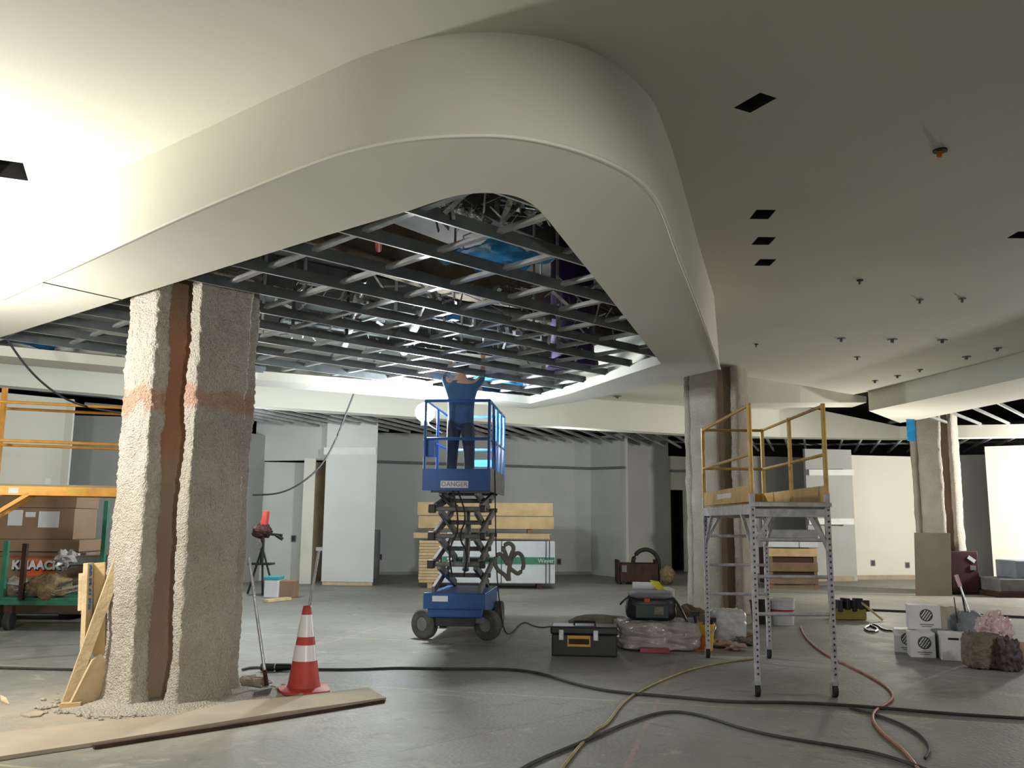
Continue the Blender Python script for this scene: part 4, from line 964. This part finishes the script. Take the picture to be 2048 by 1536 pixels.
# ================================================================== RUST CART + HOSE + SACK
t = thing('rusty_bin', 'low rusty steel bin standing far behind the tool bags', 'bin', (3.4, 22.5, 0))
a = aty(1239, 1165, 22.4); c = aty(1318, 1128, 22.4)
w_, h_ = c.x - a.x, c.z
for s0, s1 in (((a.x + c.x) / 2, 22.4), ((a.x + c.x) / 2, 23.2)): part('long_side', MB().box((s0, s1, h_ / 2 + .03), (w_, .04, h_ - .06)), M_rust, t)
for xx in (a.x, c.x): part('end_panel', MB().box((xx, 22.8, h_ / 2 + .05), (.04, .84, h_ + .06)), M_rust, t)
part('bottom_panel', MB().box(((a.x + c.x) / 2, 22.8, .07), (w_, .8, .04)), M_rust, t)
for xx in (a.x + .1, c.x - .1): part('skid', MB().box((xx, 22.8, .03), (.1, .8, .06)), M_black, t)
part('tag_plate', MB().box((a.x + .12, 22.375, h_ - .12), (.12, .012, .16)), M_mesh, t)
hp = []
for i in range(15):
    th = math.pi * i / 14; hp.append(Vector((a.x + .38 + .32 + .32 * -math.cos(th), 22.7, h_ - .15 + .15 + .34 * math.sin(th))))
hp = [hp[0] - Vector((0, 0, .3))] + hp + [hp[-1] - Vector((0, 0, .35))]
single('thick_hose', MB().tube(hp, .055, 10), M_rub, 'thick dark hose arching out of the rusty bin', 'hose', smooth=True)
single('dark_sack', MB().blob((aty(1332, 1150, 22.2).x + .05, 22.3, .24), (.36, .5, .46), .12, 1.5, 18, 12, seed=5), M_burl, 'dull green sack beside the rusty bin', 'sack', smooth=True)
# ================================================================== TOOL PILE
T = thing('black_toolbox', 'black plastic toolbox with chrome latches and a yellow label', 'toolbox', (.845, 10.42, 0), R(-6))
def tl(name, mb, m, par=T, **k): return part(name, mb, m, par, world=False, **k)
tl('toolbox_body', MB().box((0, .15, .12), (.74, .32, .24)), M_black, bevel=.015); tl('toolbox_lid', MB().box((0, .15, .285), (.77, .35, .09)), M_black, bevel=.02)
for x in (-.26, .13): tl('chrome_latch', MB().box((x, -.02, .235), (.06, .03, .12)), M_alu, bevel=.008, label='chrome latch')
lbm = tl('yellow_label', MB().box((-.06, -.012, .17), (.26, .008, .12)), M_yb); part('dark_panel', MB().box((-.06, -.018, .165), (.23, .006, .06)), M_rust, lbm, world=False)
tl('handle', MB().tube([(-.12, .15, .33), (-.12, .15, .37), (.12, .15, .37), (.12, .15, .33)], .014, 8), M_black)
single('folded_sack', MB().blob((1.18, 11.85, .16), (.85, .5, .30), .10, 1.4, 26, 14, seed=12, sq=3), M_sack, 'folded dusty sack lying behind the black toolbox', 'sack', smooth=True)
single('wrapped_pallet_load', MB().blob((1.80, 11.22, .165), (.98, .72, .33), .05, 2.0, 64, 40, seed=21, sq=8), M_clear, 'load wrapped in wrinkled clear plastic under the black tool bag', 'wrapped load', smooth=True)
mb = MB(); mb.box((1.72, 11.25, .015), (.7, .6, .03)); single('flat_pallet', mb, M_rust, 'dark wooden slat base under the plastic-wrapped load', 'pallet')
T2 = thing('tool_bag', 'black tool bag with red trim sitting on the plastic-wrapped load', 'tool bag', (1.73, 11.22, .325), R(-5))
part('bag_body', MB().blob((0, 0, .15), (.60, .36, .30), .04, 1.2, 26, 16, seed=8, sq=5), M_black, T2, world=False, smooth=True)
part('bag_flap', MB().blob((0, -.02, .31), (.54, .38, .10), .05, 1.2, 20, 8, seed=9, sq=4), M_grey, T2, world=False, smooth=True)
part('bag_pocket', MB().box((.0, -.185, .12), (.40, .03, .16)), mat('dark_green_plastic', (.02, .06, .05), .5), T2, world=False, bevel=.01); part('pocket_print', MB().box((.08, -.204, .13), (.11, .006, .09)), M_sack, T2, world=False, bevel=.002)
part('red_buckle', MB().box((-.06, -.20, .25), (.07, .03, .05)), M_red, T2, world=False, bevel=.008); part('strap', MB().tube(smooth_pts([Vector(p) for p in [(.2, -.1, .33), (.32, -.12, .22), (.42, -.14, .0)]]), .015, 8), M_black, T2, world=False)
part('strap', MB().tube(smooth_pts([Vector(p) for p in [(-.25, -.1, .3), (-.34, -.16, .24), (-.38, -.2, .2)]]), .012, 8), M_black, T2, world=False)
a = aty(1262, 1192, 11.5); c = aty(1312, 1178, 11.4)
single('white_roll', MB().cyl(Vector((a.x, 11.36, .722)), Vector((c.x, 11.32, .722)), .05, n=20), M_white, 'white roll lying on top of the black tool bag', 'roll', smooth=False)
mb = MB(); q = aty(1300, 1160, 11.3); mb.add([q, aty(1318, 1163, 11.3), aty(1330, 1180, 11.25), aty(1312, 1178, 11.25), q + Vector((0, .03, 0)), aty(1318, 1163, 11.33), aty(1330, 1180, 11.28), aty(1312, 1178, 11.28)], [(0, 1, 2, 3), (7, 6, 5, 4), (0, 4, 5, 1), (1, 5, 6, 2), (2, 6, 7, 3), (3, 7, 4, 0)])
single('yellow_tag', mb, M_lemon, 'bright yellow flag of paper sticking up from the tool bag', 'paper')
boxpx('white_box', 1292, 1178, 1349, 1262, 12.3, .4, M_white, 'tall plain white box behind the black tool bag', 'box', z0=0, bevel=.01)
mb = MB(); mb.box((1.70, 10.80, .025), (.34, .16, .05), -.15); t = single('red_case', mb, mat('pink_red', (.45, .10, .13), .6), 'flat pinkish red case on the floor at the foot of the load', 'case', bevel=.01)
t['label'] = 'flat pinkish red case on the floor at the foot of the load'
single('purple_rag', MB().blob((1.98, 11.0, .04), (.24, .2, .08), .3, 2, 16, 8, seed=31), M_clear, 'scrap of clear plastic lying beside the red case', 'plastic')
# wet bag pile right
single('brown_bag', MB().blob((2.30, 11.9, .22), (.55, .45, .44), .18, 1.6, 24, 14, seed=41), mat('brown_canvas', (.16, .12, .09), .9, 0, .2, 6), 'slumped brown bag behind the yellow bucket', 'bag', smooth=True)
bk = thing('yellow_bucket', 'yellow bucket with an orange red patch, full of tools', 'bucket', (2.31, 11.05, 0))
bc = Vector((2.31, 11.05, 0))
part('bucket_body', MB().lathe([(.125, 0), (.155, .29), (.162, .29), (.162, .31), (.15, .31), (.12, .02)], bc, 28, None, True), M_yb, bk, smooth=False)
vs = []; n_ = 8
for z, r in ((.02, .129), (.19, .148)):
    for i in range(n_ + 1): th = R(205 + i * 9); vs.append(bc + Vector((r * math.cos(th), r * math.sin(th), z)))
part('red_patch', MB().add(vs, [(i, i + 1, n_ + 2 + i, n_ + 1 + i) for i in range(n_)]), M_or, bk)
part('bucket_handle', MB().tube([bc + Vector((.162 * math.cos(R(i)), .162 * math.sin(R(i)) - .02, .29 - .08 * math.sin(R(-i)))) for i in range(-180, 1, 15)], .005, 6), M_galv, bk)
for i, (dx, dy, l_, mt) in enumerate(((-.05, 0, .28, M_black), (.04, .03, .24, M_grey), (.08, -.04, .2, M_black), (-.09, .05, .18, M_galvd))):
    single('hand_tool', MB().cyl(bc + Vector((dx * .6, dy * .6, .04)), bc + Vector((dx * 1.5, dy, .2 + l_ * .8)), .022, n=8).box(bc + Vector((dx * 1.5, dy, .2 + l_ * .8)), (.10, .05, .05), i), mt, ['black handled hammer in the yellow bucket', 'grey tool standing in the yellow bucket', 'black snips leaning right in the yellow bucket', 'dark steel tool at the back of the yellow bucket'][i], 'tool', 'tools in the yellow bucket')
single('white_bag', MB().blob((2.83, 11.9, .20), (.42, .34, .40), .06, 2.4, 40, 28, seed=51, sq=7), mat('white_bag_plastic', (.72, .74, .78), .35, 0, .1, 9, .6, 9, bd=.03), 'white printed plastic bag between scaffold legs and middle column', 'bag', smooth=True)
for i, (x, y, s_, mt, lb) in enumerate([(2.60, 11.3, .22, M_card2, 'tan rag heap to the right of the yellow bucket'), (2.72, 11.05, .20, mat('pale_pink_cloth', (.55, .42, .36), .9), 'pale pink rag on the floor right of the bucket'), (2.95, 11.5, .22, M_sack, 'dull rag lying below the white bag'), (3.1, 12.1, .2, M_burl, 'brown rag behind the white bag')]):
    single('rag', MB().blob((x, y, s_ * .22), (s_ * 1.2, s_, s_ * .45), .35, 2, 16, 9, seed=60 + i), mt, lb, 'rag', 'rags on the floor by the bucket')
# white bucket behind the scaffold
t = thing('white_bucket', 'white bucket on the floor behind the scaffold legs', 'bucket', atz(1574, 1252))
bc = atz(1574, 1252); bc.y += .2
part('bucket_body', MB().lathe([(.16, 0), (.185, .36), (.195, .36), (.195, .39), (.18, .39), (.155, .02)], bc, 28, None, True), M_white, t, smooth=False)
part('red_label', MB().lathe([(.176, .20), (.179, .23)], bc, 28, None, False), M_red, t)
t = single('black_bucket', MB().lathe([(.13, 0), (.16, .33), (.17, .33), (.17, .35), (.155, .35), (.12, .03)], Vector((bc.x - .30, bc.y + .1, 0)), 24, None, True), M_black, 'black bucket beside the white bucket', 'bucket')
# ================================================================== WOODEN CRATE behind the scaffold
t = thing('brown_crate', 'brown slatted crate standing against the far wall behind the scaffold', 'crate', (7, 22, 0))
d = 21.5; X0, X1 = aty(1537, 1100, d).x, aty(1634, 1100, d).x; zt_ = aty(1580, 1096, d).z
part('crate_body', MB().box(((X0 + X1) / 2, d + .5, zt_ / 2 + .04), (X1 - X0 - .06, .9, zt_ - .1)), M_redd, t)
for ya, yb in ((1097, 1113), (1125, 1143), (1150, 1168), (1171, 1184)):
    za, zb = aty(1580, yb, d).z, aty(1580, ya, d).z; part('slat', MB().box(((X0 + X1) / 2, d, (za + zb) / 2), (X1 - X0, .04, zb - za)), M_crate if ya != 1097 else M_lum, t, bevel=.004)
for xx in (X0 + .05, X1 - .05): part('corner_post', MB().box((xx, d + .03, zt_ / 2), (.08, .05, zt_)), M_crate, t)
for i, (xa, xb, ya, yb, mt, lb) in enumerate([(1537, 1600, 1078, 1096, M_wrap, 'grey wrapped packet on the brown crate, lower left'), (1600, 1640, 1076, 1096, M_wrap, 'grey wrapped packet on the brown crate, lower right'), (1540, 1638, 1060, 1077, M_mesh, 'long grey packet on top of the brown crate')]):
    a = aty(xa, yb, d); c = aty(xb, ya, d); zo = zt_ + .002 if i < 2 else zt_ + .002 + (aty(1580, 1077, d).z - aty(1580, 1096, d).z)
    hgt = c.z - a.z; single('grey_packet', MB().box(((a.x + c.x) / 2, d + .4, zo + hgt / 2), (c.x - a.x - .02, .7, hgt - .01)), mt, lb, 'packet', 'grey packets on the crate', bevel=.02)
# ================================================================== yellow-black tool tray right
t = thing('yellow_tool_tray', 'low yellow tray full of black tools beyond the scaffold', 'tool tray', (5.9, 14.6, 0))
d = 14.6; X0, X1 = aty(1672, 1220, d).x, aty(1732, 1220, d).x
part('tray_body', MB().box(((X0 + X1) / 2, d + .15, .09), (X1 - X0, .34, .17)), mat('dusty_yellow', (.36, .30, .06), .7), t, bevel=.01)
for i in range(5): x = X0 + .06 + i * .1; part('tray_tool', MB().box((x, d + .02, .22 + .03 * (i % 2)), (.07, .16, .18), i * .4), M_black, t, bevel=.01)
part('tray_tool', MB().bar((X1 - .1, d, .3), (X1 + .18, d - .2, .02), .03, .03), M_lum, t)
single('cord_heap', MB().tube(smooth_pts([atz(x, y) + Vector((0, 0, .02)) for x, y in [(1738, 1252), (1760, 1262), (1742, 1268), (1725, 1258), (1750, 1250), (1772, 1266), (1800, 1262)]]), .016, 6), M_black, 'black cord coiled on the floor beyond the scaffold', 'cord')
# ================================================================== WHITE LOGO BOXES (right)
def logobox(x, y, z, rz, lb, s_=(.33, .28, .27), logo=True, side=True):
    o = thing('white_carton', lb, 'box', (x, y, z), rz, 'white cartons stacked on the floor at right')
    part('carton_body', MB().box((0, 0, s_[2] / 2), s_), M_white, o, world=False, bevel=.006)
    part('tape', MB().box((0, 0, s_[2] + .001), (.05, s_[1], .003)), M_wrap, o, world=False)
    if logo:
        lg = MB(); cx, cz_, r = .02, s_[2] * .60, .070
        N = 24; vs = []
        for rr in (r, r - .010):
            for i in range(N): th = 2 * math.pi * i / N; vs.append(Vector((cx + rr * math.cos(th), -s_[1] / 2 - .003, cz_ + rr * math.sin(th))))
        lg.add(vs, [(i, (i + 1) % N, N + (i + 1) % N, N + i) for i in range(N)])
        for k in (-2, -1, 0, 1, 2):
            hw = math.sqrt(max(0, (r * .85) ** 2 - (k * .025) ** 2)); rm = Matrix.Rotation(R(35), 3, 'Y')
            lg.box(Vector((cx, -s_[1] / 2 - .003, cz_)) + rm @ Vector((k * .025, 0, 0)), (.010, .002, hw * 2), rm)
        part('logo', lg, M_black, o, world=False)
        part('print_lines', MB().box((cx, -s_[1] / 2 - .002, s_[2] * .22), (.15, .002, .010)).box((cx, -s_[1] / 2 - .002, s_[2] * .14), (.11, .002, .008)), M_grey, o, world=False)
    return o
bp = atz(1843, 1325)
def wx(px, y): return aty(px, 1290, y).x
logobox(wx(1812, 11.05), 11.05, 0, R(-24), 'white carton with round logo, lowest and left of the stack', s_=(.26, .24, .27))
logobox(wx(1842, 10.68), 10.68, 0, R(-16), 'white carton with round logo, lowest, in front of the stack', s_=(.27, .26, .28))
logobox(wx(1851, 10.9), 10.92, .285, R(-18), 'white carton with round logo, lying on top of the others', s_=(.35, .28, .28))
o = logobox(wx(1906, 10.45), 10.45, 0, R(-18), 'white carton with a dark hand slot, right of the stack', s_=(.28, .26, .30), logo=False)
part('hand_slot', MB().box((-.01, -.132, .24), (.11, .004, .022)), M_black, o, world=False)
bc = Vector((wx(1873, 10.85), 10.75, 0))
single('grey_pail', MB().lathe([(.085, 0), (.10, .27), (.095, .30), (.04, .31), (.0, .31)], bc, 20, None, False), M_grey, 'dark grey pail between the white cartons', 'pail')
# bags at the right
bx_ = wx(1960, 9.9)
single('kraft_bag', MB().blob((bx_, 9.85, .18), (.37, .28, .36), .08, 2.2, 40, 28, seed=71, sq=6), mat('kraft_brown', (.20, .165, .12), .85, 0, .2, 6, 1, 18, bd=.04), 'brown paper bag on the floor right of the white cartons', 'bag', smooth=True)
single('dark_bag', MB().blob((wx(2003, 9.8), 9.75, .15), (.24, .3, .34), .18, 2.4, 40, 26, seed=72, sq=4), mat('dark_brown_bag', (.09, .07, .07), .6, 0, .2, 8), 'dark crumpled bag next to the brown paper bag', 'bag', smooth=True)
single('pink_plastic_bag', MB().blob((wx(1992, 10.2), 10.22, .34), (.36, .30, .40), .20, 2.6, 48, 32, seed=73, flat=False), M_pinkb, 'pink and white plastic bag heaped over the brown bag', 'bag', smooth=True)
single('grey_tub', MB().blob((wx(1940, 10.9), 10.95, .24), (.36, .32, .48), .10, 1.4, 22, 14, seed=74, sq=4), mat('blue_grey_plastic', (.22, .25, .28), .6, 0, .15, 5), 'blue grey tub draped in plastic behind the brown bag', 'tub', smooth=True)
single('cream_bag', MB().blob((wx(1900, 11.6), 11.65, .24), (.34, .3, .46), .1, 1.4, 22, 14, seed=75, sq=3.5), mat('cream_bag_cloth', (.46, .42, .30), .85, 0, .12, 5), 'cream sack standing behind the white cartons', 'sack', smooth=True)
single('tan_block', MB().blob((wx(2040, 10.2), 10.2, .12), (.24, .3, .22), .1, 1.4, 18, 10, seed=76, sq=4), M_ply, 'tan block half cut by the right edge of the picture', 'block', smooth=True)
# long handled tools leaning in the tub
for (xa, ya), (xb, yb), mt, lb in (((1962, 1285), (1912, 1150), M_alu, 'long silver pole leaning out of the bags'), ((1938, 1265), (1922, 1175), M_black, 'dark pole leaning out of the blue grey tub'), ((1915, 1245), (1908, 1195), M_rust, 'thin rusty rod standing behind the white cartons')):
    d0 = 10.8; a = aty(xa, ya, d0); c = aty(xb, yb, d0 + .25); a.z = max(a.z, .1)
    t = thing('long_pole', lb, 'pole', a, 0, 'poles leaning in the bags'); part('pole', MB().cyl(a, c, .012 if mt != M_rust else .006, n=8), mt, t)
    if mt is M_alu: part('grip', MB().cyl(c, c.lerp(a, .18), .024, n=10), M_pinkb, t)
# ================================================================== RIGHT COLUMN ITEMS
d = 19.9
a = aty(1829, 1187, d); c = aty(1902, 1066, d)
mb = MB(); z1_ = c.z
vs = [Vector((aty(1832, 1187, d - .3).x, d - .3, 0)), Vector((aty(1904, 1187, d - .3).x, d - .3, 0)), Vector((aty(1901, 1066, d + .1).x, d + .1, z1_)), Vector((aty(1829, 1066, d + .1).x, d + .1, z1_))]
mb.add(vs + [v + Vector((0, .02, 0)) for v in vs], [(0, 1, 2, 3), (7, 6, 5, 4), (0, 4, 5, 1), (1, 5, 6, 2), (2, 6, 7, 3), (3, 7, 4, 0)])
single('leaning_board', mb, mat('dark_board', (.12, .10, .07), .85, 0, .1, 2), 'brown board leaning against the sprayed column at right', 'board')
t = thing('red_cabinet', 'dark red steel cabinet beside the sprayed column at right', 'cabinet', aty(1930, 1188, 20.1))
a = aty(1903, 1188, 20.1); c = aty(1955, 1103, 20.1)
part('cabinet_body', MB().box(((a.x + c.x) / 2, 20.35, c.z / 2), (c.x - a.x, .5, c.z)), M_redd, t, bevel=.015); part('cabinet_door', MB().box(((a.x + c.x) / 2, 20.09, c.z / 2), (c.x - a.x - .06, .02, c.z - .1)), M_redd, t, bevel=.004)
part('white_tag', MB().box((c.x - .16, 20.07, c.z - .17), (.18, .01, .08), Matrix.Rotation(R(35), 3, 'Y')), M_paper, t); part('door_handle', MB().box((c.x - .14, 20.07, c.z * .62), (.12, .02, .10)), M_mesh, t)
t = thing('grey_block_pallet', 'grey wrapped stack on a dark pallet at the far right', 'pallet stack', (11.5, 19, 0))
d = 19.3; X0 = aty(2003, 1195, d).x
part('pallet', MB().box((X0 + .6, d + .5, .06), (1.3, 1.0, .10)), M_rust, t)
part('lower_stack', MB().box((X0 + .62, d + .5, .25), (1.22, .9, .28)), M_mesh, t, bevel=.02); part('upper_stack', MB().box((X0 + .85, d + .5, .58), (.9, .8, .38)), mat('blue_grey_block', (.22, .26, .32), .7), t, bevel=.02)
# blue tape strip hanging from the right bulkhead
mb = MB(); a = aty(1817, 838, 19.4); c = aty(1827, 882, 19.4); mb.box((a + c) / 2, (.18, .02, abs(a.z - c.z))); single('blue_strip', mb, M_tarp, 'blue plastic strip hanging at the top of the column at right', 'plastic strip')
# ================================================================== CABLES
M_cab = mat('dusty_black_cable', (.055, .055, .05), .7, 0, .2, 8)
def cable(name, pts, r, mt, lb, z=None, it=3, cat='cable'):
    if mt is M_rub: mt = M_cab
    P_ = smooth_pts([atz(x, y) + Vector((0, 0, r + .001)) for x, y in pts], it)
    return single(name, MB().tube(P_, r, 8), mt, lb, cat, smooth=True)
cable('power_cable', [(-60, 1337), (60, 1340), (200, 1343), (270, 1343)], .013, M_rub, 'black power cable on the floor left of the front column')
cable('power_cable', [(485, 1342), (500, 1338), (522, 1338)], .013, M_rub, 'short black cable end from the front column to the plug')
t = thing('cable_connector', 'pair of joined black plugs on the floor by the traffic cone', 'plug', atz(552, 1342))
a, c = atz(523, 1342) + Vector((0, 0, .04)), atz(548, 1343) + Vector((0, 0, .04)); part('plug', MB().cyl(a, c, .038, n=14), M_black, t); 
a2, c2_ = atz(551, 1343) + Vector((0, 0, .04)), atz(582, 1342) + Vector((0, 0, .04)); part('socket', MB().cyl(a2, c2_, .040, .034, 14), M_black, t); part('collar', MB().cyl(c, a2, .030, n=12), M_alu, t)
cable('power_cable', [(584, 1340), (640, 1342), (720, 1342), (800, 1338), (900, 1341), (1010, 1340), (1080, 1348), (1150, 1372), (1230, 1388), (1340, 1396), (1460, 1408), (1600, 1408), (1750, 1418), (1900, 1432), (2110, 1444)], .0135, M_rub, 'long black power cable running right from the cone across the floor')
cable('power_cable', [(1020, 1560), (1060, 1530), (1160, 1490), (1250, 1450), (1330, 1424), (1400, 1432), (1480, 1460), (1560, 1478), (1660, 1494), (1760, 1510), (1900, 1560)], .012, M_rub, 'thin black cable curving across the nearest part of the floor')
cable('power_cable', [(1700, 1418), (1780, 1440), (1840, 1470), (1862, 1500), (1850, 1520)], .010, M_rub, 'loose black cable end curling at the lower right')
cable('air_hose', [(1600, 1255), (1612, 1280), (1650, 1312), (1720, 1344), (1770, 1372), (1790, 1396), (1772, 1412), (1748, 1424), (1744, 1446), (1770, 1476), (1810, 1505), (1850, 1560)], .011, M_hose, 'orange hose snaking over the floor at right', cat='hose')
cable('extension_cable', [(1110, 1560), (1150, 1505), (1190, 1462), (1215, 1452), (1245, 1405), (1300, 1372), (1380, 1340), (1450, 1326), (1520, 1318)], .010, M_cordy, 'dusty yellow cord running from lower middle to the bucket', cat='cord')
cable('thin_wire', [(500, 1371), (540, 1375), (575, 1380)], .004, M_rub, 'thin wire on the floor between column and cone')
cable('floor_cable', [(1735, 1222), (1830, 1226), (1950, 1232), (2110, 1240)], .02, M_rub, 'dark cable across the far floor at right')
# lift power cord hanging down and along the floor
a = TL @ Vector((.44, -.5, 2.9)); pts = [a, Vector((a.x + .01, a.y, 2.2)), Vector((a.x + .03, a.y, 1.4)), Vector((a.x + .05, a.y - .02, .8)), Vector((a.x + .12, a.y - .1, .25)), Vector((a.x + .2, a.y - .25, .03)), atz(1045, 1242) + Vector((0, 0, .012)), atz(1075, 1258) + Vector((0, 0, .012)), atz(1108, 1254) + Vector((0, 0, .012))]
single('lift_cord', MB().tube(smooth_pts(pts), .009, 6), M_rub, 'black cord hanging from the lift rail down to the toolbox', 'cord', smooth=True)
# coiled hose on the lift side
pts = []
hc = aty(1014, 1118, 11.9)
for i in range(70):
    t_ = i / 69 * 6 * math.pi; rr = .10 + .02 * math.sin(i * .7); pts.append(Vector((hc.x + .06 + .15 * math.sin(t_ / 3 + .5) + .05 * math.cos(t_), 11.36 - .05 + .03 * math.sin(t_), hc.z + .15 * math.cos(t_ / 2))))
pts = [Vector((hc.x + .02 + x, 11.9, hc.z + z)) for x, z in [(.0, -.27), (-.05, -.20), (-.15, -.14), (-.19, -.02), (-.13, .08), (-.06, .02), (.0, -.10), (-.03, .05), (-.08, .15), (.0, .22), (.08, .15), (.03, .05), (.0, -.10), (.07, -.16), (.14, -.20), (.21, -.08), (.18, .05), (.11, .09), (.05, .02), (.0, -.14), (.01, -.28)]]
single('looped_hose', MB().tube(smooth_pts(pts, 2), .027, 8), mat('dusty_hose', (.24, .22, .20), .8), 'grey hose looped and hung on the side of the scissor lift', 'hose', smooth=True)
# hanging temporary cables
def hang(pts, r, lb, d=None):
    P_ = smooth_pts([aty(x, y, dd) for x, y, dd in pts], 3); return single('hanging_cable', MB().tube(P_, r, 6), M_rub, lb, 'cable', 'temporary cables hanging from the ceiling', smooth=True)
hang([(-30, 600, 9.0), (20, 690, 9.3), (70, 755, 9.6), (130, 800, 10.0), (190, 818, 10.5), (262, 828, 10.9)], .012, 'cable sagging from upper left towards the front column')
hang([(712, 768, 13.5), (709, 785, 13.55), (690, 832, 13.5), (672, 880, 13.4), (645, 930, 13.2), (605, 966, 13.0), (560, 988, 12.9), (505, 990, 12.8)], .014, 'cable swinging across the white drywall box')
hang([(1018, 556, 8.6), (1019, 600, 8.6), (1020, 648, 8.6)], .004, 'thin wire hanging under the middle of the grid')
# outlet boxes cut in far walls
for px, py, d_, lb in ((587, 1077, 22.81, 'small dark outlet hole in the pale blue wall panel'), (1118, 1123, 26.43, 'small dark outlet hole beside the green banded stack'), (1746, 1126, 25.30, 'small outlet hole low on the cream wall, nearer the scaffold'), (1815, 1130, 25.50, 'small outlet hole low on the cream wall, nearer the column'), (760, 1114, 25.70, 'small outlet hole behind the tall drywall box')):
    p = aty(px, py, d_); t = thing('outlet_box', lb, 'outlet', p, 0, 'outlet boxes in the unfinished walls')
    part('outlet_frame', MB().box(p, (.12, .03, .16)), M_grey, t); part('outlet_hole', MB().box(p - Vector((0, .016, 0)), (.08, .01, .12)), M_black, t)
